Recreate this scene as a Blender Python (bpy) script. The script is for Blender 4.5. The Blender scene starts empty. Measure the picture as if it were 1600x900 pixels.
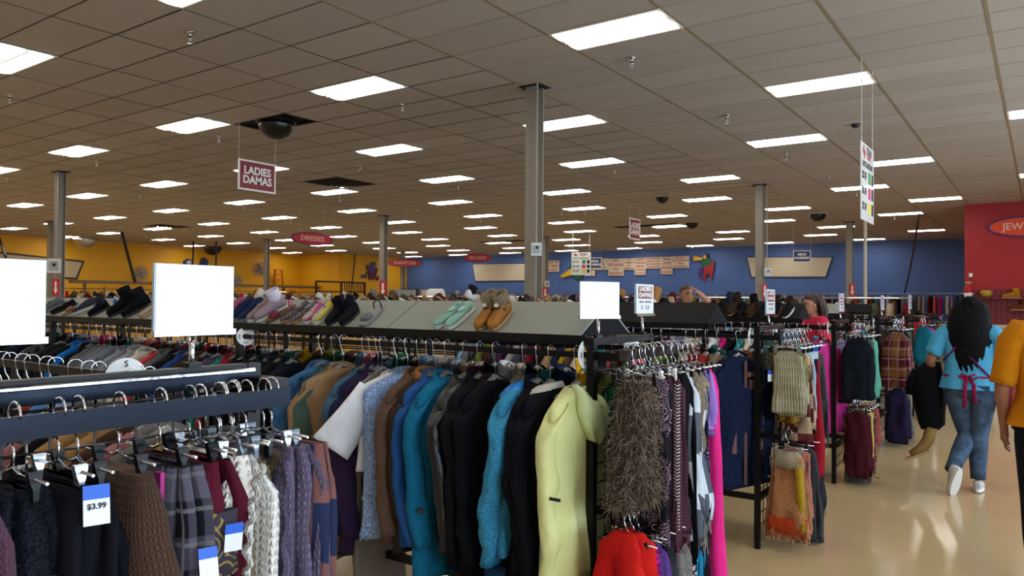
import bpy, math, random
from mathutils import Vector, Matrix, Euler, noise as mnoise
PI = math.pi
scene = bpy.context.scene
C = scene.collection
R = random.Random(7)

# ------------------------------------------------------------------ camera
FPX, PITCH, ROLL, YAW = 1176.98, 0.0176, 0.0075, -0.6142
CAM = Vector((0, 0, 1.6))
_F = Vector((math.sin(YAW) * math.cos(PITCH), math.cos(YAW) * math.cos(PITCH), math.sin(PITCH)))
_R0 = Vector((math.cos(YAW), -math.sin(YAW), 0))
_U0 = _R0.cross(_F)
_R = _R0 * math.cos(ROLL) + _U0 * math.sin(ROLL)
_U = _U0 * math.cos(ROLL) - _R0 * math.sin(ROLL)
cam = bpy.data.cameras.new('camera')
cam.sensor_width = 36
cam.lens = FPX * 36 / 1600
cam.clip_start = 0.05
cam.clip_end = 200
camo = bpy.data.objects.new('camera', cam)
C.objects.link(camo)
camo.matrix_world = Matrix(((_R.x, _U.x, -_F.x, 0), (_R.y, _U.y, -_F.y, 0), (_R.z, _U.z, -_F.z, 1.6), (0, 0, 0, 1)))
scene.camera = camo

def ray(px, py):
    return _F + _R * ((px - 800) / FPX) + _U * ((450 - py) / FPX)
def atx(px, py, X):
    d = ray(px, py); return CAM + d * (X / d.x)
def aty(px, py, Y):
    d = ray(px, py); return CAM + d * (Y / d.y)
def atz(px, py, Z):
    d = ray(px, py); return CAM + d * ((Z - 1.6) / d.z)

# ------------------------------------------------------------------ world, light, exposure
H = 4.29
world = bpy.data.worlds.new('world'); scene.world = world
world.use_nodes = True
world.node_tree.nodes['Background'].inputs[0].default_value = (0.55, 0.72, 1.0, 1)
world.node_tree.nodes['Background'].inputs[1].default_value = 1.0
scene.view_settings.view_transform = 'Standard'
scene.view_settings.look = 'None'
scene.view_settings.exposure = 0.0
scene.view_settings.gamma = 1
scene.view_settings.use_curve_mapping = False
LENS_STRENGTH = 13.0
DAYLIGHT = 9.0          # radiance of the shop front windows
def window_light(y0, y1, z0, z1, x):
    l = bpy.data.lights.new('daylight', 'AREA')
    l.shape = 'RECTANGLE'; l.size = z1 - z0; l.size_y = y1 - y0
    l.energy = DAYLIGHT * PI * (y1 - y0) * (z1 - z0)
    l.color = (0.66, 0.83, 1.0)
    o = bpy.data.objects.new('daylight', l); C.objects.link(o)
    o.location = (x, (y0 + y1) / 2, (z0 + z1) / 2)
    o.rotation_euler = (0, PI / 2, 0)
WX = 6.0                # the shop front, on the side the photo does not show
WINDOWS = [(-2.4, 1.0), (1.3, 4.7), (5.0, 8.4), (8.7, 12.1), (12.4, 15.8)]
for y0, y1 in WINDOWS:
    window_light(y0, y1, 0.6, 2.9, WX + 0.22)
scene.cycles.max_bounces = 8
scene.cycles.diffuse_bounces = 4
scene.cycles.glossy_bounces = 3
scene.cycles.transmission_bounces = 4
scene.cycles.transparent_max_bounces = 6
scene.cycles.caustics_reflective = False
scene.cycles.caustics_refractive = False
scene.cycles.sample_clamp_indirect = 6.0

# ------------------------------------------------------------------ colour and material helpers
def lin(c):
    if isinstance(c, str):
        c = tuple(int(c[i:i + 2], 16) for i in (0, 2, 4))
    r = []
    for v in c[:3]:
        v /= 255.0
        r.append(v / 12.92 if v <= .04045 else ((v + .055) / 1.055) ** 2.4)
    return (*r, 1.0)
_mats = {}
class NT:
    def __init__(s, m):
        m.use_nodes = True
        s.t = m.node_tree; s.n = s.t.nodes; s.l = s.t.links
        s.b = s.n['Principled BSDF']
    def add(s, kind, **kw):
        n = s.n.new(kind)
        for k, v in kw.items():
            if k.startswith('i_'):
                n.inputs[k[2:].replace('_', ' ')].default_value = v
            else:
                setattr(n, k, v)
        return n
    def link(s, a, b): s.l.new(a, b)
    def math(s, op, a, b=None, c=None):
        n = s.n.new('ShaderNodeMath'); n.operation = op
        for i, v in enumerate((a, b, c)):
            if v is None: continue
            if isinstance(v, (int, float)): n.inputs[i].default_value = v
            else: s.link(v, n.inputs[i])
        return n.outputs[0]
    def mix(s, f, a, b):
        n = s.n.new('ShaderNodeMix'); n.data_type = 'RGBA'
        for sock, v in ((n.inputs[0], f), (n.inputs[6], a), (n.inputs[7], b)):
            if isinstance(v, (int, float)): sock.default_value = v
            elif isinstance(v, tuple): sock.default_value = v
            else: s.link(v, sock)
        return n.outputs[2]
    def coords(s, which='Object', scale=1.0):
        tc = s.n.new('ShaderNodeTexCoord')
        if scale == 1.0: return tc.outputs[which]
        mp = s.n.new('ShaderNodeMapping')
        mp.inputs['Scale'].default_value = scale if isinstance(scale, tuple) else (scale,) * 3
        s.link(tc.outputs[which], mp.inputs['Vector'])
        return mp.outputs[0]
    def noise(s, vec, scale, detail=2.0, rough=.5):
        n = s.add('ShaderNodeTexNoise'); n.inputs['Scale'].default_value = scale
        n.inputs['Detail'].default_value = detail; n.inputs['Roughness'].default_value = rough
        s.link(vec, n.inputs['Vector']); return n.outputs[0]
    def ramp(s, f, lo, hi):
        n = s.n.new('ShaderNodeMapRange'); s.link(f, n.inputs[0])
        n.inputs[1].default_value = lo; n.inputs[2].default_value = hi
        return n.outputs[0]
    def bump(s, h, strength, dist):
        n = s.add('ShaderNodeBump'); n.inputs['Strength'].default_value = strength
        n.inputs['Distance'].default_value = dist
        s.link(h, n.inputs['Height'])
        if getattr(s, 'wr', None) is not None: s.link(s.wr, n.inputs['Normal'])
        s.link(n.outputs[0], s.b.inputs['Normal'])
    def wrinkle(s, vec, strength, dist):
        n = s.add('ShaderNodeBump'); n.inputs['Strength'].default_value = strength; n.inputs['Distance'].default_value = dist
        s.link(s.noise(vec, 9, 3, .55), n.inputs['Height']); s.wr = n.outputs[0]
def M(name, col, rough=.5, metal=0., var=.06, vscale=25., bump=0., coat=0., emit=0., trans=0., ior=1.5, coat_ior=1.5, spec=.5):
    key = ('M', name)
    if key in _mats: return _mats[key]
    m = bpy.data.materials.new(name); t = NT(m); b = t.b
    c = lin(col)
    b.inputs['Roughness'].default_value = rough
    b.inputs['Metallic'].default_value = metal
    b.inputs['IOR'].default_value = ior
    b.inputs['Specular IOR Level'].default_value = spec
    if coat:
        b.inputs['Coat Weight'].default_value = coat
        b.inputs['Coat Roughness'].default_value = .03
        b.inputs['Coat IOR'].default_value = coat_ior
    if trans: b.inputs['Transmission Weight'].default_value = trans
    b.inputs['Base Color'].default_value = c
    if var:
        n = t.noise(t.coords(), vscale, 3)
        lo = tuple(v * (1 - var) for v in c[:3]) + (1,); hi = tuple(min(1, v * (1 + var)) for v in c[:3]) + (1,)
        t.link(t.mix(n, lo, hi), b.inputs['Base Color'])
        if bump: t.bump(n, .4, bump)
    if emit:
        b.inputs['Emission Color'].default_value = c
        b.inputs['Emission Strength'].default_value = emit
    _mats[key] = m
    return m
def cloth(col, kind='plain', col2=None, scale=1.0):
    key = ('C', col, kind, col2, scale)
    if key in _mats: return _mats[key]
    m = bpy.data.materials.new('%s_cloth_%s' % (kind, col)); t = NT(m); b = t.b
    c = lin(col); c2 = lin(col2) if col2 else tuple(v * .45 for v in c[:3]) + (1,)
    b.inputs['Roughness'].default_value = .9
    b.inputs['Specular IOR Level'].default_value = .1
    if kind in ('fuzzy', 'fleece', 'knit') and sum(c[:3]) > .15:
        b.inputs['Sheen Weight'].default_value = .06
        b.inputs['Sheen Roughness'].default_value = .5
    ob = t.coords('Object')
    uv = t.coords('UV')
    t.wrinkle(t.coords('Object', (1.2, 1.2, .45)), .5, .035)
    dark = tuple(v * .72 for v in c[:3]) + (1,); light = tuple(min(1, v * 1.15) for v in c[:3]) + (1,)
    big = t.noise(ob, 7 * scale, 3)
    base = t.mix(big, dark, light)
    sep = t.add('ShaderNodeSeparateXYZ'); t.link(uv, sep.inputs[0])
    u, v = sep.outputs[0], sep.outputs[1]
    def sine(s_, f, ph=0.0):
        return t.math('MULTIPLY_ADD', t.math('SINE', t.math('MULTIPLY', s_, 2 * PI * f)), .5, .5)
    if kind == 'plain':
        t.bump(t.noise(ob, 420, 2), .25, .002)
    elif kind in ('knit', 'rib', 'cable', 'crochet'):
        f1, f2 = {'knit': (95, 80), 'rib': (60, 20), 'cable': (38, 30), 'crochet': (48, 55)}[kind]
        wob = t.noise(ob, 30, 2)
        a = sine(t.math('MULTIPLY_ADD', wob, .012, u), f1 * scale)
        bb = sine(t.math('MULTIPLY_ADD', a, .006, v), f2 * scale)
        h = t.math('MULTIPLY', a, bb) if kind != 'rib' else t.math('MULTIPLY_ADD', a, .8, t.math('MULTIPLY', bb, .2))
        base = t.mix(t.math('MULTIPLY', h, .75), c2 if col2 else tuple(x * .5 for x in c[:3]) + (1,), base)
        t.bump(h, .9, .006 if kind != 'crochet' else .009)
    elif kind in ('fuzzy', 'fleece'):
        n = t.noise(ob, 160 if kind == 'fuzzy' else 90, 4, .7)
        base = t.mix(t.ramp(n, .35, .68), tuple(x * .45 for x in c[:3]) + (1,), light if not col2 else c2)
        t.bump(n, 1.0, .012)
    elif kind == 'heather':
        n = t.noise(t.coords('Object', (1, 1, .35)), 330, 3, .7)
        base = t.mix(t.ramp(n, .4, .62), dark, c2 if col2 else light)
        t.bump(n, .3, .002)
    elif kind == 'denim':
        n = t.noise(ob, 300, 2); w = t.noise(ob, 12, 4)
        base = t.mix(t.ramp(w, .35, .75), dark, c2 if col2 else light)
        t.bump(n, .4, .002)
    elif kind == 'leather':
        b.inputs['Roughness'].default_value = .38
        b.inputs['Specular IOR Level'].default_value = .5
        t.bump(t.noise(ob, 45, 5), .5, .006)
    elif kind == 'satin':
        b.inputs['Roughness'].default_value = .32
        b.inputs['Specular IOR Level'].default_value = .5
        t.bump(t.noise(ob, 14, 2), .3, .01)
    elif kind == 'plaid':
        s1 = t.math('GREATER_THAN', sine(u, 7 * scale), .55); s2 = t.math('GREATER_THAN', sine(v, 6 * scale), .55)
        l1 = t.math('GREATER_THAN', sine(u, 14 * scale), .96); l2 = t.math('GREATER_THAN', sine(v, 12 * scale), .96)
        k = t.math('MULTIPLY_ADD', s1, .5, t.math('MULTIPLY', s2, .5))
        base = t.mix(k, base, c2)
        base = t.mix(t.math('MULTIPLY', t.math('MAXIMUM', l1, l2), .8), base, tuple(min(1, x * 2.2 + .1) for x in c[:3]) + (1,))
        t.bump(t.noise(ob, 350, 2), .3, .002)
    elif kind == 'check':
        s1 = t.math('GREATER_THAN', sine(u, 5 * scale), .5); s2 = t.math('GREATER_THAN', sine(v, 5 * scale), .5)
        base = t.mix(t.math('ABSOLUTE', t.math('SUBTRACT', s1, s2)), base, c2)
        t.bump(t.noise(ob, 350, 2), .3, .002)
    elif kind == 'stripe':
        s1 = t.math('GREATER_THAN', sine(v, 9 * scale), .6)
        base = t.mix(s1, base, c2)
        t.bump(t.noise(ob, 300, 2), .3, .002)
    elif kind == 'spots':
        vo = t.add('ShaderNodeTexVoronoi', feature='DISTANCE_TO_EDGE'); vo.inputs['Scale'].default_value = 40 * scale
        t.link(ob, vo.inputs['Vector'])
        base = t.mix(t.math('GREATER_THAN', vo.outputs[0], .12), c2, base)
    elif kind == 'paisley':
        vo = t.add('ShaderNodeTexVoronoi'); vo.inputs['Scale'].default_value = 22 * scale
        t.link(ob, vo.inputs['Vector'])
        r_ = sine(vo.outputs[0], 5)
        msk = t.math('MULTIPLY', t.math('GREATER_THAN', r_, .8), t.math('GREATER_THAN', t.noise(ob, 9, 2), .5))
        base = t.mix(msk, base, c2)
    t.link(base, b.inputs['Base Color'])
    _mats[key] = m
    return m

# ------------------------------------------------------------------ mesh helpers
class MB:
    def __init__(s): s.v = []; s.f = []; s.uv = []; s.mi = []
    def face(s, idx, uv=None, mi=0):
        s.f.append(tuple(idx)); s.uv.append(uv); s.mi.append(mi)
    def box(s, c, d, rot=None, mi=0):
        b0 = len(s.v)
        for z in (-1, 1):
            for y in (-1, 1):
                for x in (-1, 1):
                    p = Vector((x * d[0] / 2, y * d[1] / 2, z * d[2] / 2))
                    if rot: p = rot @ p
                    s.v.append((p.x + c[0], p.y + c[1], p.z + c[2]))
        for q in ((0, 2, 3, 1), (4, 5, 7, 6), (0, 1, 5, 4), (2, 6, 7, 3), (0, 4, 6, 2), (1, 3, 7, 5)):
            s.face([b0 + i for i in q], None, mi)
        return s
    def loft(s, rings, cap=True, closed=True, uvs=(1, 1), mi=0):
        n = len(rings[0]); b0 = len(s.v)
        us = [0.0]; r = rings[len(rings) // 2]
        for i in range(n): us.append(us[-1] + (Vector(r[(i + 1) % n]) - Vector(r[i])).length)
        vs = [0.0]
        for a, b in zip(rings, rings[1:]):
            vs.append(vs[-1] + max((Vector(a[0]) - Vector(b[0])).length, (Vector(a[n // 2]) - Vector(b[n // 2])).length * .5))
        for rg in rings: s.v.extend(tuple(p) for p in rg)
        m = n if closed else n - 1
        for j in range(len(rings) - 1):
            for i in range(m):
                k = (i + 1) % n
                a, b, c, d = b0 + j * n + i, b0 + j * n + k, b0 + (j + 1) * n + k, b0 + (j + 1) * n + i
                s.face((a, b, c, d), ((us[i], vs[j]), (us[i + 1], vs[j]), (us[i + 1], vs[j + 1]), (us[i], vs[j + 1])), mi)
        if cap:
            for j, rev in ((0, True), (len(rings) - 1, False)):
                q = [b0 + j * n + i for i in range(n)]
                s.face(q[::-1] if rev else q, None, mi)
        return s
    def tube(s, path, r, n=6, cap=True, mi=0):
        P = [Vector(p) for p in path]
        rs = r if isinstance(r, (list, tuple)) else [r] * len(P)
        rings = []
        up = None
        for i, p in enumerate(P):
            t = (P[min(i + 1, len(P) - 1)] - P[max(i - 1, 0)])
            if t.length < 1e-9: t = Vector((0, 0, 1))
            t.normalize()
            if up is None:
                a = Vector((0, 0, 1)) if abs(t.z) < .9 else Vector((1, 0, 0))
            else: a = up
            e1 = (a - t * a.dot(t)).normalized(); e2 = t.cross(e1); up = e1
            rr = rs[i]; ra, rb = rr if isinstance(rr, (list, tuple)) else (rr, rr)
            rings.append([p + e1 * (ra * math.cos(2 * PI * k / n)) + e2 * (rb * math.sin(2 * PI * k / n)) for k in range(n)])
        return s.loft(rings, cap, mi=mi)
    def prism(s, outline, d0, d1, axis='y', mi=0):
        def P(a, b, d): return {'y': (a, d, b), 'x': (d, a, b), 'z': (a, b, d)}[axis]
        b0 = len(s.v); n = len(outline)
        for d in (d0, d1): s.v.extend(P(a, b, d) for a, b in outline)
        s.face([b0 + i for i in range(n)], None, mi); s.face([b0 + n + i for i in range(n)][::-1], None, mi)
        for i in range(n):
            k = (i + 1) % n
            s.face((b0 + i, b0 + n + i, b0 + n + k, b0 + k), None, mi)
        return s
    def lathe(s, prof, n=16, c=(0, 0, 0), mi=0, cap=True):
        rings = [[(c[0] + r * math.cos(2 * PI * i / n), c[1] + r * math.sin(2 * PI * i / n), c[2] + z) for i in range(n)] for r, z in prof]
        return s.loft(rings, cap, mi=mi)
    def mesh(s, name, mats=(), smooth=False):
        me = bpy.data.meshes.new(name)
        me.from_pydata([tuple(p) for p in s.v], [], s.f)
        if any(s.uv):
            ul = me.uv_layers.new(name='uv')
            li = 0; data = [0.0] * (2 * len(me.loops))
            for f, u in zip(s.f, s.uv):
                for k in range(len(f)):
                    if u: data[2 * li] = u[k][0]; data[2 * li + 1] = u[k][1]
                    li += 1
            ul.data.foreach_set('uv', data)
        for m in mats if isinstance(mats, (list, tuple)) else (mats,): me.materials.append(m)
        if any(s.mi): me.polygons.foreach_set('material_index', s.mi)
        if smooth: me.polygons.foreach_set('use_smooth', [len(f) == 4 for f in s.f])
        me.validate(); me.update()
        return me

def put(name, me, parent=None, loc=None, rot=None, mat=None, kind=None):
    if isinstance(me, MB): me = me.mesh(name, mat if mat else ())
    o = bpy.data.objects.new(name, me); C.objects.link(o)
    if parent is not None: o.parent = parent
    if loc is not None: o.location = loc
    if rot is not None: o.rotation_euler = rot
    if mat is not None and len(me.materials) and me.materials[0] is not mat and not isinstance(mat, (list, tuple)):
        o.material_slots[0].link = 'OBJECT'; o.material_slots[0].material = mat
    if kind: o['kind'] = kind
    return o
def build(name, mb, mat, parent=None, loc=None, rot=None, smooth=False, kind=None):
    return put(name, mb.mesh(name, mat, smooth), parent, loc, rot, None, kind)
def tag(o, label, cat, group=None):
    o['label'] = label; o['category'] = cat
    if group: o['group'] = group
    return o
def thing(name, label, cat, loc=(0, 0, 0), rotz=0., group=None):
    o = bpy.data.objects.new(name, None); C.objects.link(o)
    o.empty_display_size = .1
    o.location = loc; o.rotation_euler = (0, 0, rotz)
    return tag(o, label, cat, group)
def dup(root, loc, rot=None, label=None, group=None):
    r = root.copy(); C.objects.link(r); r.location = loc
    if rot is not None: r.rotation_euler = rot
    if label: r['label'] = label
    if group: r['group'] = group
    for ch in list(root.children):
        c = ch.copy(); C.objects.link(c); c.parent = r
        for g in list(ch.children):
            d = g.copy(); C.objects.link(d); d.parent = c
    return r
def text(body, size, parent, loc, mat, rot=(PI / 2, 0, 0), bold=0., sx=1., align='CENTER', name='lettering', space=1., shear=0.):
    cu = bpy.data.curves.new(name, 'FONT')
    cu.body = body; cu.size = size; cu.align_x = align; cu.align_y = 'CENTER'
    cu.offset = bold; cu.extrude = .0006; cu.resolution_u = 3; cu.space_line = space; cu.shear = shear
    cu.materials.append(mat)
    o = bpy.data.objects.new(name, cu); C.objects.link(o)
    o.parent = parent; o.location = loc; o.rotation_euler = rot; o.scale = (sx, 1, 1)
    return o
ORD = ['first', 'second', 'third', 'fourth', 'fifth', 'sixth', 'seventh', 'eighth', 'ninth', 'tenth']
def nth(i):
    if i < 10: return ORD[i]
    n = i + 1
    return '%d%s' % (n, 'th' if 10 <= n % 100 <= 20 else {1: 'st', 2: 'nd', 3: 'rd'}.get(n % 10, 'th'))

black_metal = M('black_metal', '070709', .38, .0, .1, spec=.25)
black_matte = M('black_board', '08080a', .7, spec=.15)
chrome = M('chrome', 'c8ccd2', .12, 1., .03)
wire_metal = M('dark_chrome_wire', '4a4c50', .25, 1., .05)
white_plastic = M('white_plastic', 'e4e8ea', .4, 0, .02)
clear_plastic = M('clear_plastic', 'd9dcdf', .12, 0, .03, trans=.75)
# ------------------------------------------------------------------ the setting
GX, GY, TX, TY = -7.7286, 3.9043, 1.2192, 0.6096
XL, XR, YN, YB = -36.7, WX, -4.0, 35.4
def struct(name, mb, m, parent=None):
    o = build(name, mb, m, parent)
    if parent is None: o['kind'] = 'structure'
    return o
fm = bpy.data.materials.new('polished_floor'); t = NT(fm)
n1 = t.noise(t.coords(), .35, 4); n2 = t.noise(t.coords(), 6, 4, .65); n3 = t.noise(t.coords('Object', (1.2, .5, 1)), 2.2, 3)
t.link(t.mix(t.math('MULTIPLY_ADD', n2, .5, t.math('MULTIPLY', n1, .5)), lin('a8926c'), lin('c4ad84')), t.b.inputs['Base Color'])
mr = t.add('ShaderNodeMapRange'); t.link(n3, mr.inputs[0]); mr.inputs[3].default_value = .06; mr.inputs[4].default_value = .2
t.link(mr.outputs[0], t.b.inputs['Roughness'])
t.bump(n3, .05, .02)
struct('floor', MB().box(((XL + XR) / 2, (YN + YB) / 2, -.05), (XR - XL, YB - YN, .1)), fm)

def wallmat(name, col):
    return M(name, col, .55, 0, .05, 3., .002)
yellow = wallmat('yellow_paint', 'e8ad18'); blue = wallmat('blue_paint', '4e70b4'); red = wallmat('red_paint', '9c1020')
white_wall = wallmat('white_paint', 'cfc9bd')
struct('wall_back', MB().box(((-33.2 - 2.0) / 2 + .9, YB + .1, H / 2), (33.2, .2, H)), blue)
struct('wall_left', MB().box((XL - .1, (YN + 29.8) / 2, H / 2), (.2, 29.8 - YN, H)), yellow)
struct('wall_left_return', MB().box(((XL - 33.2) / 2 - .1, 29.9, H / 2), (3.5, .2, H)), yellow)
struct('wall_left_bay', MB().box((-33.3, (30.0 + YB) / 2, H / 2), (.2, YB - 30.0, H)), yellow)
struct('wall_red', MB().box(((-1.72 + XR) / 2, 23.56 + .1, H / 2), (XR + 1.72, .2, H)), red)
struct('wall_red_return', MB().box((-1.62, (23.66 + YB) / 2 + .05, H / 2), (.2, YB - 23.76, H)), red)
struct('wall_front', MB().box(((XL + XR) / 2, YN - .1, H / 2), (XR - XL, .2, H)), white_wall)
# shop front: sill, header, mullions around the real window openings
struct('wall_right', MB().box((WX + .1, (YN + 23.56) / 2, .3), (.2, 23.56 - YN, .6)), white_wall)
hd = struct('trim_1', MB().box((WX + .1, (YN + 23.56) / 2, (2.9 + H) / 2), (.2, 23.56 - YN, H - 2.9)), white_wall)
ys = [YN] + [v for w in WINDOWS for v in w] + [23.56]
for k in range(0, len(ys), 2):
    struct('trim_%d' % (k // 2 + 2), MB().box((WX + .1, (ys[k] + ys[k + 1]) / 2, 1.75), (.2, ys[k + 1] - ys[k], 2.3)), white_wall)

# ceiling: dark void above, lay-in tiles, tee bars where they are tan
ceil_col = 'a89b8c'
plenum = M('dark_plenum', '0a0909', .9)
ceil = struct('ceiling', MB().box(((XL + XR) / 2, (YN + YB) / 2, H + .2), (XR - XL, YB - YN, .3)), plenum)
tm = bpy.data.materials.new('ceiling_tile'); t = NT(tm)
n1 = t.noise(t.coords(), 260, 2); n2 = t.noise(t.coords(), 2.0, 3)
oi = t.add('ShaderNodeObjectInfo')
t.link(t.mix(t.math('MULTIPLY_ADD', oi.outputs['Random'], .5, t.math('MULTIPLY', n2, .5)), lin('a59d97'), lin('b6aea8')), t.b.inputs['Base Color'])
t.b.inputs['Roughness'].default_value = .95
t.bump(n1, .5, .003)
tee = M('tan_tee_bar', '8f7f6a', .6)
def cell(a, b): return GX + b * TX, GY + a * TY
LIGHTS = []
for k in range(-3, 10):
    a = 4 + 5 * k
    for b in range(-25, 12):
        if (b - (0 if k % 2 == 0 else 1)) % 3: continue
        x, y = cell(a, b)
        if y < YN + .1 or y + TY > YB - .2 or x + TX > XR - .1 or x < XL + .3: continue
        if x < -33.2 and y > 29.2: continue
        if x > -2.9 and y > 22.8: continue
        LIGHTS.append((a, b))
lightset = set(LIGHTS)
DOMEVOID = {(5, -2)}
GRILLE = {(12, -5), (13, -5)}
GRILLE |= {(18, -16), (19, -16), (33, -3), (33, -4), (38, -10), (38, -11)}
tiles = []
for a in range(-12, 52):
    for b in range(-24, 12):
        x, y = cell(a, b)
        x1, y1 = min(x + TX, XR), min(y + TY, YB)
        x, y = max(x, XL), max(y, YN)
        if x1 - x < .1 or y1 - y < .1: continue
        if (a, b) in lightset or (a, b) in DOMEVOID or (a, b) in GRILLE: continue
        c = Vector(((x + x1) / 2, (y + y1) / 2, H)); d = c - CAM
        dep = d.dot(_F)
        seen = dep > .5 and abs(d.dot(_R)) < .72 * dep and d.dot(_U) < .45 * dep
        full = abs(x1 - x - TX) < 1e-3 and abs(y1 - y - TY) < 1e-3
        tiles.append((dep if seen and full else 999 + dep, a, b, x, y, x1, y1))
tiles.sort()
tile_mesh = MB().box((0, 0, .008), (TX - .014, TY - .014, .016)).mesh('ceiling_tile', tm)
tile_meshR = MB().box((0, 0, .008), (TX - .02, TY - .016, .016)).mesh('ceiling_tile', tm)
rest = MB()
for i, (dd, a, b, x, y, x1, y1) in enumerate(tiles):
    dz = R.uniform(-.001, .0015)
    if i < 300 and dd < 900:
        put('ceiling_tile', tile_mesh if b < 2 else tile_meshR, ceil, ((x + x1) / 2, (y + y1) / 2, H + dz), (R.uniform(-.0012, .0012), R.uniform(-.0008, .0008), 0))
    else:
        g = .014 if b < 2 else .018
        rest.box(((x + x1) / 2, (y + y1) / 2, H + .008 + dz), (x1 - x - g, y1 - y - g, .016))
build('ceiling_tiles', rest, tm, ceil, kind='stuff')
tee_black = M('black_tee_bar', '0c0b0b', .7)
for b in range(-24, 2):
    x = GX + b * TX
    if x < XL: continue
    build('tee_bar', MB().box((x, (YN + (29.8 if x < -33.2 else YB)) / 2, H + .003), (.014, (29.8 if x < -33.2 else YB) - YN, .009)), tee_black, ceil)
for b in range(2, 12):                                  # tan tees over the aisle side
    x = GX + b * TX
    y1 = YB if x < -1.8 else 23.5
    build('tee_bar', MB().box((x, (YN + y1) / 2, H + .004), (.034, y1 - YN, .012)), tee, ceil)
for a in range(-12, 52):
    y = GY + a * TY
    if y < YN or y > YB: continue
    x1 = XR if y < 23.5 else -1.8
    build('tee_bar', MB().box(((GX + 2 * TX + x1) / 2, y, H + .005), (x1 - GX - 2 * TX, .016, .010)), tee, ceil)
    x0 = XL if y < 29.8 else -33.2
    build('tee_bar', MB().box(((x0 + GX + 2 * TX) / 2, y, H + .003), (GX + 2 * TX - x0, .016, .009)), tee_black, ceil)

# ceiling lights: white trough, two lenses, a rib between
trough_m = M('light_frame', 'd8d4cc', .4, 0, 0)
lens_m = M('light_lens', 'fff8ee', .4, 0, 0, emit=LENS_STRENGTH)
fr = MB()
for sy in (-1, 1): fr.box((0, sy * (TY / 2 - .022), .0), (TX - .016, .028, .012))
for sx in (-1, 1): fr.box((sx * (TX / 2 - .022), 0, .0), (.028, TY - .07, .012))
fr.box((0, 0, .045), (TX - .05, TY - .05, .004))
fr_me = fr.mesh('light_frame', trough_m)
def lens_mesh(s):
    rings = []
    for i in range(9):
        a = PI * i / 8
        y = s * .138 + .125 * math.cos(a); z = -.012 - .028 * math.sin(a) + .02
        rings.append((y, z))
    mb = MB()
    L = TX / 2 - .045
    mb.loft([[(L * q, y, z) for y, z in rings] for q in (-1, 1)], False, False)
    for q in (-1, 1): mb.face([mb.v.append((L * q, y, z)) or len(mb.v) - 1 for y, z in rings])
    return mb.mesh('light_lens', lens_m)
lens_me = [lens_mesh(-1), lens_mesh(1)]
rib_me = MB().box((0, 0, -.012), (TX - .09, .02, .03)).mesh('light_rib', trough_m)
def row_name(k): return nth(k + 3)
for a, b in sorted(LIGHTS):
    x, y = cell(a, b)
    k = (a - 4) // 5
    o = thing('ceiling_light', 'long fluorescent troffer in ceiling row %s from the shop front, %s along it' % (nth(k + 3), nth((b + 25) // 3)), 'ceiling light', (x + TX / 2, y + TY / 2, H - .003), 0, 'fluorescent ceiling lights')
    put('frame', fr_me, o); put('lens', lens_me[0], o); put('lens', lens_me[1], o); put('rib', rib_me, o)

# columns: wide flange steel painted grey-beige
colm = M('column_paint', '8b857a', .45, 0, .05, 6)
def column(x, y, label, w=.16):
    f = .016
    p = [(-w / 2, -w / 2), (w / 2, -w / 2), (w / 2, -w / 2 + f), (f / 2, -w / 2 + f), (f / 2, w / 2 - f), (w / 2, w / 2 - f), (w / 2, w / 2), (-w / 2, w / 2), (-w / 2, w / 2 - f), (-f / 2, w / 2 - f), (-f / 2, -w / 2 + f), (-w / 2, -w / 2 + f)]
    o = thing('steel_column', label, 'column', (x, y, 0))
    build('shaft', MB().prism(p, 0.0, H, 'z'), colm, o)
    build('ceiling_collar', MB().box((0, 0, H - .006), (w + .14, w + .1, .012)), plenum, o)
    return o
COLS = [(-5.2, 7.84, 'grey steel column rising behind the grey shoe board, with a meter box'),
        (-5.26, 17.24, 'grey steel column in front of the wide cream board on the blue wall'),
        (-5.2, 26.64, 'grey steel column beside the pale power pole near the blue wall'),
        (-17.14, 7.55, 'grey steel column with a white box and arrow sign by the yellow wall'),
        (-17.13, 17.19, 'grey steel column crossing the yellow wall beside the seat cut-outs'),
        (-16.92, 26.36, 'thin brown column before the blue wall behind the big meter column'),
        (-28.57, 12.3, 'grey column close behind the boxed column, far against the yellow wall'),
        (-28.4, 21.2, 'slim grey column standing between the round fan and orange ladder'),
        (-29.0, 30.6, 'slim column close behind the seat cut-outs column near the blue wall corner')]
for i, (x, y, l) in enumerate(COLS): column(x, y, l, .165 if i in (0, 1, 3) else .19)

boxw = M('box_white', 'c9ccce', .4); ink = M('ink_dark', '17171c', .6); dred = M('sign_dark_red', '8a1f2b', .5); red_ink = M('red_ink', 'b8202a', .6)
paper = M('sign_paper', 'e6e4de', .5, 0, .02)
def meter_box(p, s, label, rotz):
    o = thing('electrical_box', label, 'electrical box', p, rotz)
    build('cover', MB().box((0, -.05, 0), (s, .1, s * 1.25)), boxw, o)
    build('bezel', MB().box((0.01 * s, -.104, 0), (s * .72, .012, s * .8)), M('bezel_grey', '9aa0a4', .4), o)
    build('meter_face', MB().box((.06 * s, -.112, .02), (s * .26, .01, s * .26)), ink, o)
    build('conduit', MB().tube([(0, -.03, s * .6), (0, -.03, H - p[2])], .012), colm, o)
def arrow_sign(p, w, h, rotz, label, mat=red_ink):
    o = thing('arrow_sign', label, 'sign', p, rotz)
    build('backing', MB().box((0, -.01, 0), (w, .012, h)), mat, o)
    build('arrow', MB().prism([(-w * .14, h * .36), (w * .14, h * .36), (w * .14, -h * .1), (w * .32, -h * .1), (0, -h * .38), (-w * .32, -h * .1), (-w * .14, -h * .1)], -.02, -.017), paper, o)
P = atz(838, 391, 2.0)
meter_box((-5.06, 7.68, 1.6 + (470.9 - 391) / FPX * 9.3), .125, 'white electrical meter box on the column behind the grey shoe board', .62)
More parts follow.
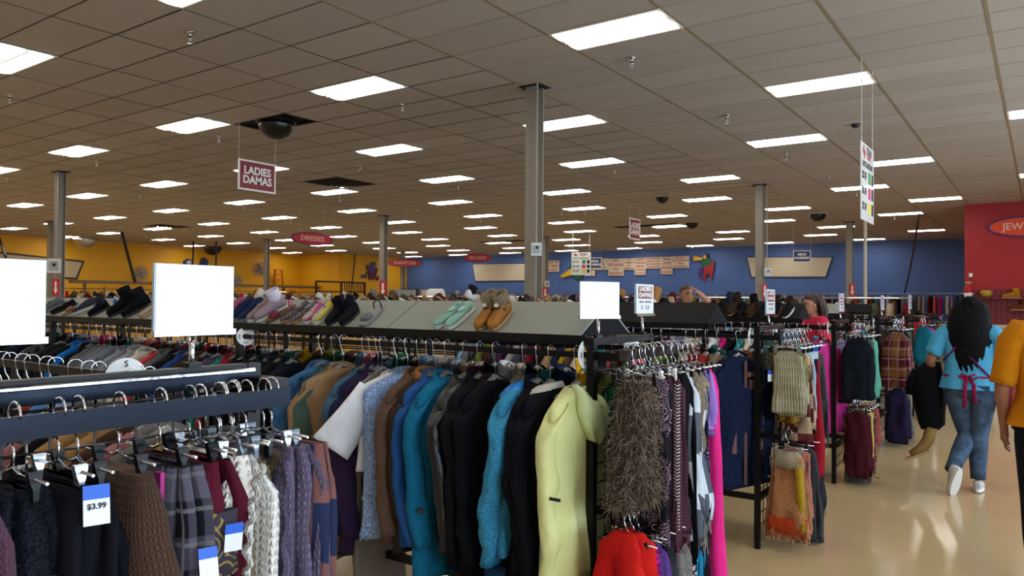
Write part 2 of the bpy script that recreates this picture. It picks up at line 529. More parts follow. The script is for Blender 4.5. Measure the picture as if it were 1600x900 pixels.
meter_box((-16.99, 7.4, 1.6 + (465 - 416) / FPX * 16.1), .24, 'white electrical box on the column near the yellow wall', .9)
meter_box((-5.08, 17.13, 1.6 + (473.6 - 425) / FPX * 17), .13, 'beige switch box on the column before the wide cream board', .6)
meter_box((-16.75, 26.26, 1.6 + (471 - 444) / FPX * 31.6), .2, 'small beige switch box on the thin brown column', .6)
arrow_sign((-17.02, 7.44, 1.6 + 16 / FPX * 16.1), .13, .36, .9, 'red sign with white arrow below the box on the boxed column')
arrow_sign((-17.03, 17.08, 1.6 + 18 / FPX * 23.9), .22, .5, .7, 'red arrow sign on the column beside the seat cut-outs')
arrow_sign((-5.1, 26.53, 1.6 + 21 / FPX * 24.8), .17, .42, .3, 'red arrow sign on the column beside the pale pole')
arrow_sign((-16.82, 26.24, 1.6 + 13 / FPX * 31.6), .22, .5, .5, 'red arrow sign low on the thin brown column')
arrow_sign((-5.12, 17.12, 1.6 + 18 / FPX * 17), .1, .36, .55, 'narrow red arrow sign under the switch box before the wide cream board')

# pale pole and hanging cables
_p = ray(1352, 420) * 17.0
tag(build('power_pole', MB().tube([(_p.x, _p.y, 0), (_p.x, _p.y, H)], .036, 8), M('pole_cream', 'b5ab92', .5)), 'pale cream power pole from floor to ceiling below the hanging price sign', 'pole')
cable_m = M('cable_black', '141317', .6)
def cable(p0, p1, r, label, sag=.0):
    a, b = Vector(p0), Vector(p1)
    pts = [a.lerp(b, i / 10) + Vector((0, 0, -sag * math.sin(PI * i / 10))) for i in range(11)]
    tag(build('hanging_cable', MB().tube(pts, r, 6), cable_m, smooth=True), label, 'cable')
cable(atz(1436, 333, H), aty(1413, 458, 33.0), .03, 'black cable slanting down in front of the blue wall', .25)
cable(atz(190, 362, H), atx(211, 441, -31), .06, 'dark slanting cable before the yellow wall beside the wall fan')
cable(atz(-3, 366, H), atx(9, 402, -31), .05, 'dark slanting cable beside the pale board on the yellow wall')
cable(atz(302, 377, H), (atz(302, 377, H).x, atz(302, 377, H).y, 2.4), .04, 'dark drop cable beside the blue figure cut-outs')
cable(atz(338, 377, H), (atz(338, 377, H).x, atz(338, 377, H).y, 2.4), .04, 'dark drop cable under the black dome by the yellow wall')
cable((-33.1, 30.9, H), (-33.1, 30.6, 1.9), .03, 'thin dark cable down the bright yellow wall by the bed frame')

# sprinklers and domes
spr = MB().lathe([(.001, 0), (.045, -.0), (.047, -.008), (.02, -.02), (.016, -.06), (.024, -.062), (.024, -.075), (.008, -.08), (.008, -.105), (.03, -.108), (.03, -.112), (.001, -.113)], 10)
spr_me = spr.mesh('sprinkler', chrome, True)
SPR = '297,50 987,90 15,147 629,160 1136,180 342,212 1228,240 563,258 1295,272 151,250 11,277 716,290 531,308 219,303 103,318 382,322 653,328 751,343 960,265 1048,300 1190,380 1417,367 877,330 915,330 1339,300 1398,337 261,341 163,345 291,357 203,363 455,344 510,366 600,372 846,380 1120,370 1210,353 1255,372 1306,370 240,372 93,347 9,331 1075,357 1082,384'
for i, s_ in enumerate(SPR.split()):
    p = atz(*map(float, s_.split(',')), H)
    o = put('sprinkler', spr_me, None, (p.x, p.y, H))
    o['label'] = 'small chrome sprinkler head poking down from a ceiling tile'; o['category'] = 'sprinkler'; o['group'] = 'ceiling sprinklers'
dome_m = M('dome_glass', '050507', .3, 0, 0)
def dome(p, r, label, cat='camera dome', m=dome_m, flange=None):
    o = thing('ceiling_dome', label, cat, (p.x, p.y, H))
    build('bowl', MB().lathe([(r * math.cos(q * PI / 16), -r * .95 * math.sin(q * PI / 16) - .01) for q in range(0, 8)] + [(.002, -r * .95 - .01)], 20), m, o, smooth=True)
    build('flange', MB().lathe([(r * 1.0, .004), (r * 1.12, .004), (r * 1.12, -.014), (r * 1.0, -.014)], 20), flange or m, o)
x, y = cell(5, -2)
dome(Vector((x + TX / 2 + .05, y + TY / 2 - .02, 0)), .27, 'big black security dome hanging in an open tile above the ladies sign')
dome(atz(1035, 309, H), .15, 'small black ceiling dome above the small ladies sign')
dome(atz(1081, 349, H), .2, 'black ceiling dome beyond the small ladies sign, lower beside a light')
dome(atz(1278, 334, H), .24, 'black ceiling dome with a white flange near the pale pole', flange=white_plastic)
dome(atz(332, 386, H), .45, 'black ceiling dome by the yellow wall')
dome(atz(133, 372, H), .5, 'mirrored ceiling dome by the yellow wall', 'mirror dome', chrome)
gm = M('grille_dark', '2b2622', .7)
for cells, lab in (((12, 13), 'dark open grille panel in the ceiling beyond the ladies sign'),):
    pass
def grille(a0, b0, na, nb, label):
    x, y = cell(a0, b0)
    o = thing('ceiling_grille', label, 'vent', (x + nb * TX / 2, y + na * TY / 2, H + .02))
    for i in range(7): build('slat', MB().box((0, (i - 3) * na * TY / 7.5, 0), (nb * TX - .04, .02, .03)), gm, o)
grille(12, -5, 2, 1, 'dark open grille panel in the ceiling beyond the ladies sign')
grille(18, -16, 2, 1, 'dark grille panel in the ceiling before the yellow wall')
grille(33, -4, 1, 2, 'dark grille slot in the ceiling above the rules banner')
grille(38, -11, 1, 2, 'dark grille slot in the ceiling above the bed and bath oval')
sd = M('smoke_black', '1b1a1a', .5)
tag(put('smoke_detector', MB().lathe([(.06, 0), (.06, -.03), (.04, -.05), (.001, -.05)], 12).mesh('smoke_detector', sd, True), None, tuple(atz(1337, 194, H))), 'small dark ceiling detector beside the sign chains', 'detector')
# ------------------------------------------------------------------ hanging signs
maroon = M('sign_maroon', '7d2430', .45, 0, 0); wht = M('letter_white', 'e8e6e2', .5, 0, 0); navy_s = M('sign_navy', '26386f', .45, 0, 0)
string_m = M('string_white', 'cfccc4', .6, 0, 0)
def hang(o, w, top, n=2, r=.003, chain=False):
    z0 = o.location.z + top
    for s in (-1, 1):
        x = s * w
        if chain:
            L = H - z0
            mb = MB(); k = int(L / .05)
            for i in range(k):
                mb.box((x, 0, top + (i + .5) * L / k), (.011 if i % 2 else .004, .004 if i % 2 else .011, L / k * 1.1))
            build('chain', mb, string_m, o, kind='stuff')
        else:
            build('string', MB().tube([(x, 0, top), (x, 0, H - o.location.z)], r, 4), string_m, o)
def board_sign(label, p, rotz, w, h, field, lines, tilt=0., r=.003, border=.06, size=.3):
    o = thing('hanging_sign', label, 'sign', p, rotz)
    build('board', MB().box((0, 0, 0), (w, .012, h)), paper, o)
    build('colour_field', MB().box((0, -.007, 0), (w - 2 * border * h, .003, h - 2 * border * h)), field, o)
    n = len(lines)
    for i, s in enumerate(lines):
        text(s, h * size * 1.18, o, (0, -.0095, h * (.5 - (i + 1) / (n + 1)) * .92), wht, bold=h * .012, sx=.95)
    hang(o, w / 2 - .01, h / 2, r=r)
    return o
def plane_sign(px0, px1, py_mid, X):      # real plane x = X facing the aisle
    a, b = atx(px0, py_mid, X), atx(px1, py_mid, X)
    return (a + b) / 2, abs(a.y - b.y)
p, w = plane_sign(372, 430.5, 276, -10.0)
board_sign('maroon LADIES DAMAS sign hanging on strings below the big black dome', tuple(p), PI / 2, w, .47, maroon, ['LADIES', 'DAMAS'])
p, w = plane_sign(983.5, 1000, 358, -9.0)
board_sign('small maroon LADIES DAMAS sign hanging above the rules banner', tuple(p), PI / 2 , w, .57, maroon, ['LADIES', 'DAMAS'])
p = aty(1253, 400.5, 24.5)
board_sign('blue MENS HOMBRES sign hanging over the wide cream board', tuple(p), .2, .52, .36, navy_s, ['MENS', 'HOMBRES'], size=.24)
p = aty(929.5, 411, 26.5)
board_sign('blue MENS HOMBRES sign beside the white discount sign', tuple(p), .35, .55, .44, navy_s, ['MENS', 'HOMBRES'], size=.24)

def oval(label, p, rotz, w, h, word, m_field, rim, hung=True, bold=.004):
    o = thing('oval_sign', label, 'sign', p, rotz)
    def el(a, b): return [(a * math.cos(2 * PI * i / 40), b * math.sin(2 * PI * i / 40)) for i in range(40)]
    build('rim', MB().prism(el(w / 2, h / 2), -.03, .03), rim, o)
    build('field', MB().prism(el(w / 2 * .95, h / 2 * .88), -.036, -.029), m_field, o)
    text(word, h * .5, o, (0, -.038, 0), M('oval_letter', 'd9b3a6', .5, 0, 0), bold=bold, sx=.72 * w / h * 2.2 / len(word) * 1.35)
    if hung: hang(o, w * .3, h / 2 * .8)
    return o
ored = M('oval_red', 'b02030', .45, 0, .03); onav = M('oval_navy', '2a2550', .5, 0, 0)
p, w = plane_sign(454, 519, 373, -17.0)
oval('red oval DRESSES sign with navy rim hanging from the ceiling', tuple(p), PI / 2, w, .37, 'DRESSES', ored, onav)
p = aty(633, 411, 30.0)
oval('red oval FURNITURE sign hanging where yellow wall meets blue wall', tuple(p), .7, 1.9, .44, 'FURNITURE', ored, onav)
p = aty(746, 403, 31.0)
oval('red oval BED and BATH sign hanging above a cream board', tuple(p), .6, 1.5, .46, 'BED & BATH', ored, onav)
p = aty(1603, 353, 23.4)
oval('orange-red oval JEWELRY sign with navy rim on the red wall', (p.x, 23.5, p.z), 0, 1.66, .52, 'JEWELRY', M('oval_orange', 'd8401c', .45, 0, .03), M('oval_blue', '2c2c7a', .5, 0, 0), hung=False)

# discount signs (writing copied)
sw = {k: M('swatch_' + k, v, .5, 0, 0) for k, v in dict(green='1f8a35', pink='d4186c', yellow='e0c81a', black='1d1d20').items()}
def price_sign(label, p, rotz, w, h, chain):
    o = thing('discount_sign', label, 'sign', p, rotz)
    build('board', MB().box((0, 0, 0), (w, .01, h)), M('discount_board', 'dfe3e2', .3, 0, 0, coat=.6), o)
    y = -.006
    tx = [(-.05, .06), (-.01, .06), (-.01, .015), (.05, .012), (.06, -.02), (.02, -.05), (.015, -.08), (-.02, -.04), (-.04, -.03), (-.085, .005), (-.05, .008)]
    sc_ = w / .73
    build('state_emblem', MB().prism([((a - .2 * 1) * sc_, b * sc_ + h * .39) for a, b in tx], y - .003, y), red_ink, o)
    text('TEXAS', .1 * sc_, o, (.07 * sc_, y, h * .42), ink, bold=.003)
    text('THRIFT', .075 * sc_, o, (.07 * sc_, y, h * .345), red_ink, bold=.001)
    text('DAILY TAG DISCOUNTS', .085 * sc_, o, (0, y, h * .23), ink, bold=.002, sx=.62)
    for i, (n, c) in enumerate((('25% OFF', 'green'), ('50% OFF', 'pink'), ('75% OFF', 'yellow'))):
        z = h * (.08 - .2 * i)
        text(n, .11 * sc_, o, (-.2 * sc_, y, z), ink, bold=.003, sx=.62)
        build('swatch', MB().box((.1 * sc_, y, z), (.13 * sc_, .004, h * .15)), sw[c], o)
        build('swatch', MB().box((.27 * sc_, y, z), (.1 * sc_, .004, h * .15)), sw['black'], o)
    hang(o, w / 2 - .05, h / 2, r=.005, chain=chain)
    return o
a = atx(1345, 285, -1.6); b = atx(1364.5, 290, -1.6)
price_sign('white discount sign on two chains, edge turned, over the main aisle', tuple((a + b) / 2), PI / 2, abs(a.y - b.y), .85, True)
p = aty(908, 412, 25.2)
price_sign('white discount sign facing the racks before the blue wall', tuple(p), .45, .74, .88, False)

# ------------------------------------------------------------------ blue and yellow wall dressing
cream = M('cream_board', 'cfc6b0', .6, 0, .05, 2.)
def wall_board(label, pts, rotz=0):
    q = [aty(x, y, YB - .06) for x, y in pts]
    o = thing('wall_board', label, 'board', (sum(v.x for v in q) / 4, YB - .03, sum(v.z for v in q) / 4))
    L = [(v.x - o.location.x, v.z - o.location.z) for v in q]
    build('edge', MB().prism([(a * 1.02, b * 1.07) for a, b in L], -.04, .02), onav, o)
    build('face', MB().prism(L, -.055, -.035), cream, o)
wall_board('cream sloped-end board on the blue wall behind the meter column', [(739, 413), (836, 412), (829, 438), (743.5, 439)])
wall_board('wide cream sloped-end board on the blue wall under the MENS sign', [(1168, 402.5), (1300, 402.5), (1290, 432), (1175, 432.5)])
o = thing('wall_board', 'pale board with sloping end hung on the yellow wall', 'board', (XL + .04, 0, 0))
q = [atx(x, y, XL + .05) for x, y in ((-40, 392), (128, 410), (118, 434), (-40, 426))]
build('face', MB().prism([(v.y, v.z) for v in q], .0, .04, 'x'), M('yellow_board', 'bfae8e', .6, 0, .05, 2.), o)
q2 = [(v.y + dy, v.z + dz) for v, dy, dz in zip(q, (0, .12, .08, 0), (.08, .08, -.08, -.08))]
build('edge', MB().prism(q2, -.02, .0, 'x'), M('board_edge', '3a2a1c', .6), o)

o = thing('rules_banner', 'cream rules banner of red lettering stretched along the blue wall', 'banner', (0, YB - .05, 0))
bm_ = M('banner_cream', 'ded5c2', .6, 0, .02)
def panel(x0, x1, y0, y1, lines, size, sx=.8):
    a, b = aty(x0, y0, YB - .05), aty(x1, y1, YB - .05)
    build('panel', MB().box(((a.x + b.x) / 2, -.02, (a.z + b.z) / 2), (b.x - a.x, .03, a.z - b.z)), bm_, o)
    n = len(lines)
    for i, s_ in enumerate(lines):
        h_ = min(.21, (a.z - b.z) / n * .82)
        text(s_, h_, o, ((a.x + b.x) / 2, -.037, a.z + (b.z - a.z) * (i + .5) / n), red_ink, sx=min(1., (b.x - a.x) * .92 / (len(s_) * h_ * .6)), bold=.003)
panel(836, 874, 408, 424.5, ['ALL UNMARKED OR', 'MISMARKED ITEMS', 'WILL NOT BE SOLD'], 11, .55)
panel(905, 951, 405, 421.5, ['UNMARKED OR', 'MISMARKED ITEM', 'WILL NOT BE SOLD'], 11, .6)
panel(914, 930, 421, 431, ['ARE', 'NOT'], 11)
panel(951, 975, 404.5, 430.5, ['NO', 'EXCHANGES', 'NO', 'REFUNDS'], 15, .62)
panel(975, 992, 404, 421.5, ['NO', 'CAMBIOS', 'NO', 'REEMBOLSOS'], 12, .5)
panel(992, 1009, 403, 429.5, ['ALL GARMENTS', 'TO MANAGERS', 'ITEM WILL', 'NOT BE SOLD', 'NO EXCEPTIONS'], 11, .45)
panel(1009, 1033, 402, 419.5, ['TODO ARTICULO', 'SIN PRECIO O CON', 'PRECIO EQUIVOCADO', 'NO SERA VENDIDO'], 11, .5)
panel(1033, 1051, 401.5, 428.5, ['Please', 'LEAVE', 'HANGERS', 'ON RACKS'], 15, .62)
panel(1051, 1077, 400.5, 418.5, ['Por Favor', 'LOS GANCHOS', 'DEJAR', 'EN LAS BARRAS'], 12, .62)

# painted wood cut-outs fixed to the walls
cm = {k: M('cutout_' + k, v, .5, 0, .04) for k, v in dict(green='14563c', purple='4a2f7a', red='a2242c', yellow='dfb21c', orange='c05a20', black='1c1a22', teal='1d7a70', navy='1f2c6c', maroon='5c1a22', white='c9c4b8').items()}
def cutout(label, pieces, Yp=None, Xp=None):
    f = (lambda x, y: aty(x, y, Yp)) if Yp else (lambda x, y: atx(x, y, Xp))
    allp = [f(*q) for nm, c, pts in pieces for q in pts]
    cx = sum(allp, Vector()) / len(allp)
    o = thing('wall_cutout', label, 'wall decoration', tuple(cx))
    for i, (nm, c, pts) in enumerate(pieces):
        q = [f(*s_) - cx for s_ in pts]
        d = .03 + .012 * i
        if Yp: build(nm, MB().prism([(v.x, v.z) for v in q], -d, .02 - i * .001), cm[c], o)
        else: build(nm, MB().prism([(v.y, v.z) for v in q], -.02, d, 'x'), cm[c], o)
cutout('painted cut-out of a seated figure with yellow megaphone on the blue wall', [
    ('back_leg', 'purple', [(1092, 418), (1099, 417), (1100, 434), (1097, 437), (1095, 425), (1092, 436)]),
    ('figure', 'green', [(1095, 407), (1103, 403), (1110, 404), (1114, 410), (1112, 416), (1100, 419), (1097, 415)]),
    ('seat', 'red', [(1101, 417), (1112, 414), (1114, 408), (1117, 408), (1113, 436), (1110, 436), (1110, 428), (1104, 428), (1103, 439), (1100, 437)]),
    ('head', 'yellow', [(1100, 399), (1104, 398), (1106, 402), (1103, 405), (1099, 403)]),
    ('hair', 'black', [(1103, 397), (1107, 396), (1108, 401), (1105, 406), (1104, 401)]),
    ('megaphone', 'yellow', [(1084, 400), (1098, 403), (1098, 406), (1085, 408)])], Yp=YB - .1)
cutout('yellow megaphone cut-out with green figure behind the discount sign', [
    ('figure', 'green', [(890, 418), (896, 410), (908, 412), (911, 434), (902, 438), (893, 430)]),
    ('arm', 'teal', [(893, 409), (897, 407), (899, 416), (892, 418)]),
    ('megaphone', 'yellow', [(876, 431), (897, 417), (899, 428), (880, 434)])], Yp=YB - .1)
cutout('purple and red cut-out of a figure on a seat on the bright yellow wall', [
    ('small_animal', 'navy', [(564, 429), (569, 431), (573, 425), (572, 434), (565, 434)]),
    ('seat', 'maroon', [(572, 414), (588, 418), (590, 421), (586, 436), (576, 437), (575, 426)]),
    ('figure', 'purple', [(575, 415), (582, 413), (587, 418), (584, 427), (577, 427)]),
    ('hat', 'green', [(580, 410), (586, 409), (587, 415), (580, 416)]),
    ('second_seat', 'maroon', [(588, 434), (592, 430), (593, 437), (588, 438)])], Xp=-33.14)
cutout('pair of dark blue figure cut-outs on the yellow wall above the glare sign', [
    ('frame', 'navy', [(286, 408), (293, 404), (301, 406), (300, 417), (287, 417)]),
    ('inner', 'white', [(290, 409), (296, 406), (299, 410), (295, 415)]),
    ('figure', 'navy', [(312, 410), (318, 402), (325, 407), (323, 417), (311, 417)]),
    ('hair', 'maroon', [(313, 405), (318, 402), (319, 409), (315, 411)])], Xp=XL + .06)

# valance over the wall racks on the yellow wall, fans, ladder, bed frame
val = M('valance_brown', '75624a', .55, 0, .08)
tag(build('wall_valance', MB().box((-35, 25.4, 2.33), (.4, 19, .14)), val), 'long grey-brown valance beam running before the yellow wall', 'beam')
for i in range(6):
    tag(build('valance_post', MB().box((-35, 16.5 + i * 3.6, 1.13), (.1, .1, 2.26)), val), 'brown post holding up the valance before the yellow wall', 'post', 'valance posts')
cage = M('fan_cage', 'a8a49c', .4, .2); fan_hub = M('fan_hub', '6a6058', .5)
def fan(p, r, label, facing):
    o = thing('wall_fan', label, 'fan', tuple(p), facing)
    mb = MB()
    for k in range(3):
        rr = r * (.4 + .3 * k)
        mb.tube([(rr * math.cos(2 * PI * i / 20), -.1 + .03 * k, rr * math.sin(2 * PI * i / 20)) for i in range(21)], .02, 4)
    build('cage_rings', mb, cage, o, kind='stuff')
    mb = MB()
    for i in range(30):
        a = 2 * PI * i / 30
        mb.tube([(0, -.13, 0), (r * .6 * math.cos(a), -.11, r * .6 * math.sin(a)), (r * math.cos(a), -.04, r * math.sin(a))], .012, 4)
    build('cage_wires', mb, cage, o, kind='stuff')
    for i in range(4):
        a = PI / 2 * i + .4
        build('blade', MB().box((r * .45 * math.cos(a), -.06, r * .45 * math.sin(a)), (r * .6, .012, r * .36), Euler((0, -a, 0)).to_matrix()), fan_hub, o)
    build('hub', MB().tube([(0, -.14, 0), (0, .02, 0)], r * .18, 10), fan_hub, o)
    build('bracket', MB().tube([(0, 0, 0), (0, .15, -.05), (0, .4, -.05)], .03, 6), fan_hub, o)
fan(atx(406, 421, -36), .42, 'round white-caged fan beside the slim grey column', 1.1)
fan(atx(368, 439, -36), .36, 'smaller caged fan low beside the white glare sign', 1.1)
fan(atx(219, 428, -36), .36, 'caged fan on the yellow wall at the end of the slanting cable', 1.1)
lad = M('ladder_orange', 'b4501a', .5)
p = atx(435, 430, -36.2)
o = thing('step_ladder', 'orange step ladder standing against the yellow wall', 'ladder', (p.x, p.y, 0), 1.2)
for s_ in (-1, 1):
    build('rail', MB().tube([(s_ * .42, 0, 0), (s_ * .2, .0, 3.3)], .05, 4), lad, o)
for i in range(9):
    z = .35 + i * .34
    build('step', MB().box((0, 0, z), (.84 - .44 * z / 3.3, .12, .05)), lad, o)
build('top_cap', MB().box((0, 0, 3.32), (.46, .16, .06)), lad, o)
bedm = M('bed_dark', '33190f', .45)
a, b = atx(494, 441, -31.5), atx(570, 441, -31.5)
o = thing('bunk_bed', 'dark brown wooden bunk bed frame on the shelf by the yellow wall', 'bed', (-31.5, (a.y + b.y) / 2, 0))
L = b.y - a.y
for y in (-L / 2, 0, L / 2): build('post', MB().box((0, y, 1.3), (.09, .09, 2.6)), bedm, o)
build('top_rail', MB().box((0, 0, 2.58), (.08, L, .09)), bedm, o); build('low_rail', MB().box((0, 0, 2.05), (.08, L, .07)), bedm, o)
for i in range(10): build('slat', MB().box((0, .25 + i * L * .048, 2.3), (.03, .05, .5)), bedm, o)
tag(build('light_switch', MB().box((-29.0, YB - .03, 2.1), (.25, .04, .22)), cream), 'small cream plate low on the blue wall near the yellow corner', 'switch plate')
tag(build('wall_light_box', MB().box((-1.58, 23.53, 1.6 + 46 / FPX * 20.2), (.08, .05, .1)), white_plastic), 'tiny white box high on the red wall edge', 'switch plate')
# ------------------------------------------------------------------ garments, hangers
def sp(a, e): return math.copysign(abs(a) ** e, a)
def ring(z, w, t, n, ph=0., k=5, amp=0., cx=0., cy=0., ex=.75, k2=9):
    out = []
    for i in range(n):
        a = 2 * PI * i / n
        c, s = math.cos(a), math.sin(a)
        y = w * sp(s, ex); x = t * sp(c, ex)
        f = amp * (math.sin(k * y / max(w, .01) * 2.2 + ph) + .5 * math.sin(k2 * y / max(w, .01) * 1.7 + ph * 2.3))
        out.append((cx + x + f, cy + y, z))
    return out
_gc = {}
def torso_mesh(key, L, w, t, flare, amp, seed, hi):
    k_ = ('torso', key)
    if k_ in _gc: return _gc[k_]
    n = 30 if hi else 14; ph = seed * 1.7
    prof = [(-.106, .056, .04), (-.118, .075, .046), (-.132, .105, .046), (-.146, .14, .043), (-.162, .172, .04), (-.182, .196, .04), (-.215, .203, .046), (-.28, .2, .052)]
    rings = [ring(z, w / .208 * ww, tt * t / .055, n, ph, 4, 0, 0, 0, .85) for z, ww, tt in prof]
    m = 16 if hi else 5
    for i in range(1, m + 1):
        q = i / m; z = -.28 - (L - .28) * q
        ww = w * (.97 + flare * q - .05 * math.sin(PI * q)); tt = t * (1.1 - .1 * q + flare * .4 * q)
        rings.append(ring(z + (.006 * math.sin(ph) if i == m else 0), ww, tt, n, ph + q * .8, 4 + seed % 2, amp * q ** .7, .012 * math.sin(q * 3 + seed), 0, .72))
    mb = MB().loft(rings)
    def wr(p):
        q = max(0., min(1., (-.16 - p[2]) / .5))
        f = mnoise.noise((p[1] * 13 + seed * 5.1, p[2] * 3.2, seed * 1.3)) * .03 + mnoise.noise((p[1] * 30, p[2] * 9 + p[1] * 12, seed * 2.7)) * .009
        return (p[0] * (1 - .25 * q * (p[1] / w) ** 2) + f * q * (1 if hi else .7), p[1] + .01 * q * mnoise.noise((p[2] * 5, seed * 3.3, p[1] * 3)), p[2] + (.02 * mnoise.noise((p[1] * 5, seed, 2)) if p[2] < -L + .03 else 0))
    mb.v = [wr(p) for p in mb.v]
    me = mb.mesh('body', (), True); me.materials.append(None); _gc[k_] = me
    return me
def sleeve_mesh(key, side, L, w, r, amp, seed, hi, cuff=1.0):
    k_ = ('sleeve', key, side)
    if k_ in _gc: return _gc[k_]
    rr = random.Random(seed * 13 + side)
    n = 20 if hi else 8; m = 18 if hi else 5
    fx = rr.uniform(-.05, .06)
    P = [(0, side * (w - .08), -.178), (0, side * (w - .045), -.19), (.002, side * (w - .022), -.225)]
    for i in range(1, m + 1):
        q = i / m
        P.append((fx * q * q + .012 * math.sin(q * 5 + seed), side * (w - .012 + .016 * math.sin(q * PI * .9) - .015 * q), -.225 - (L - .225) * q))
    def rd(q, e): return (r * .62 * (1 - .2 * q) * e, r * 1.12 * (1 - .34 * q) * e)
    rad = [(r * .5, r * .75), (r * .62, r * 1.0), (r * .66, r * 1.1)] + [rd(i / m, cuff if i >= m - 1 else 1) for i in range(1, m + 1)]
    # rings use the path frame: first radius runs front-back
    mb = MB()
    rings = []
    for (px, py, pz), (ra, rb) in zip(P, rad):
        tl = .95 * max(0., min(1., (pz + .42) / .23))
        rings.append([(px + ra * sp(math.cos(2 * PI * k / n), .8), py + rb * sp(math.sin(2 * PI * k / n), .85), pz - side * rb * math.sin(2 * PI * k / n) * tl) for k in range(n)])
    mb.loft(rings)
    def wr(p):
        q = max(0., min(1., (-.2 - p[2]) / .25))
        f = mnoise.noise((p[1] * 22 + seed * 4.1, p[2] * 7, seed * 1.9 + side)) * .022 + mnoise.noise((p[1] * 14, p[2] * 24 + p[1] * 30, seed)) * .01
        g = mnoise.noise((p[0] * 18 + seed, p[2] * 11, seed * 2.3 + side)) * .012
        return (p[0] + f * q, p[1] + g * q, p[2])
    mb.v = [wr(p) for p in mb.v]
    me = mb.mesh('sleeve', (), True); me.materials.append(None); _gc[k_] = me
    return me
def collar_mesh(key, style, hi):
    k_ = ('collar', style, hi)
    if k_ in _gc: return _gc[k_]
    n = 20 if hi else 12
    def rg(z, a, b, tilt, cx=0):
        return [(cx + a * math.cos(2 * PI * i / n), b * math.sin(2 * PI * i / n), z - tilt * math.cos(2 * PI * i / n)) for i in range(n)]
    if style == 'stand':
        mb = MB().loft([rg(-.145, .055, .088, .018), rg(-.12, .054, .082, .02), rg(-.09, .05, .074, .022), rg(-.088, .043, .066, .022), rg(-.125, .046, .07, .02)], False)
    elif style == 'lapel':
        mb = MB().loft([rg(-.2, .06, .115, .055), rg(-.15, .06, .1, .04), rg(-.108, .05, .076, .025), rg(-.1, .043, .066, .025), rg(-.135, .045, .068, .02)], False)
    elif style == 'crew':
        mb = MB().loft([rg(-.135, .052, .088, .014), rg(-.118, .052, .08, .016), rg(-.112, .046, .07, .016), rg(-.128, .043, .068, .014)], False)
    else:   # hood hanging behind the neck
        mb = MB().loft([rg(-.1, .046, .07, -.012), rg(-.118, .06, .098, -.01, -.008), rg(-.155, .07, .128, 0, -.02), rg(-.2, .066, .125, .01, -.03), rg(-.25, .045, .085, .01, -.03), rg(-.275, .012, .02, 0, -.03)])
    me = mb.mesh(style, (), True); me.materials.append(None); _gc[k_] = me
    return me
def slot(o, m):
    for s_ in o.material_slots:
        s_.link = 'OBJECT'; s_.material = m
    return o
# hangers
def short(l): return ' '.join(l.split()[:10])
hook_path = [(0, .0, -.085), (0, .0, -.055), (0, -.012, -.04), (0, -.02, -.018)] + [(0, .022 * math.cos(a), .004 + .020 * math.sin(a)) for a in [PI + .2 - i * (PI + .5) / 9 for i in range(10)]]
DROP = .042
long_path = [(0, 0, -.09), (0, 0, -.04), (0, -.004, -.018), (0, -.014, .0)] + [(0, .022 * math.cos(a), DROP + .004 + .020 * math.sin(a)) for a in [PI + .5 - i * (PI + .8) / 9 for i in range(10)]]
hook_long = MB().tube(long_path, .0022, 6).mesh('hook', chrome, True)
hook_long_lo = MB().tube(long_path[::2], .0022, 4).mesh('hook', chrome, True)
hook_me = MB().tube(hook_path, .0022, 6).mesh('hook', chrome, True)
hook_lo = MB().tube(hook_path[::2], .0022, 4).mesh('hook', chrome, True)
def hanger_body():
    mb = MB()
    pts = [(0, -.165, -.18), (0, -.105, -.15), (0, -.045, -.112), (0, 0, -.09), (0, .045, -.112), (0, .105, -.15), (0, .165, -.18)]
    mb.tube(pts, [(.007, .010), (.008, .014), (.009, .018), (.01, .02), (.009, .018), (.008, .014), (.007, .010)], 8)
    return mb.mesh('plastic_hanger', clear_plastic, True)
hang_me = hanger_body()
clip_bar = MB().tube([(0, -.12, -.092), (0, -.02, -.09), (0, 0, -.082), (0, .02, -.09), (0, .12, -.092)], .003, 6).mesh('wire_hanger', chrome, True)
clip_me = MB()
_cl = [[(x, y, z) for x, y in ((-w_, -d_), (w_, -d_), (w_, d_), (-w_, d_))] for z, w_, d_ in ((-.135, .004, .009), (-.128, .005, .011), (-.108, .006, .0105), (-.1, .009, .009), (-.082, .013, .0075), (-.076, .0135, .006))]
clip_me.loft(_cl)
clipb = M('clip_black', '0b0c0f', .45, 0, 0, spec=.3)
clip_me = clip_me.mesh('clip', (), False); clip_me.materials.append(None)
def hanger(loc, rotz, label, group, lo=False, clips=None, ty='plastic_hanger'):
    o = put('clip_hanger' if clips else ty, clip_bar if clips else hang_me, None, loc, (0, 0, rotz))
    tag(o, label, 'hanger', group)
    put('hook', (hook_lo if lo else hook_me) if clips else (hook_long_lo if lo else hook_long), o)
    if clips:
        for y in (-.075, .075): slot(put('clip', clip_me, o, (0, y, -.016)), clips).scale = (.8, .8, .84)
    return o
tagm = [M('tag_white', 'dfe6ee', .5, 0, 0), M('tag_blue', '1f5fd0', .5, 0, 0)]
tg = MB().box((0, 0, -.028), (.002, .034, .056)); tg.box((0, 0, -.01), (.0026, .0345, .02), mi=1)
tag_me = tg.mesh('price_tag', tagm)
def price_tag(parent, loc, rot=(0, 0, 0), s=1.):
    o = put('price_tag', tag_me, parent, loc, rot); o.scale = (s, s, s)
    return o
ROD = 1.392       # height of the hanging rods (hook contact)
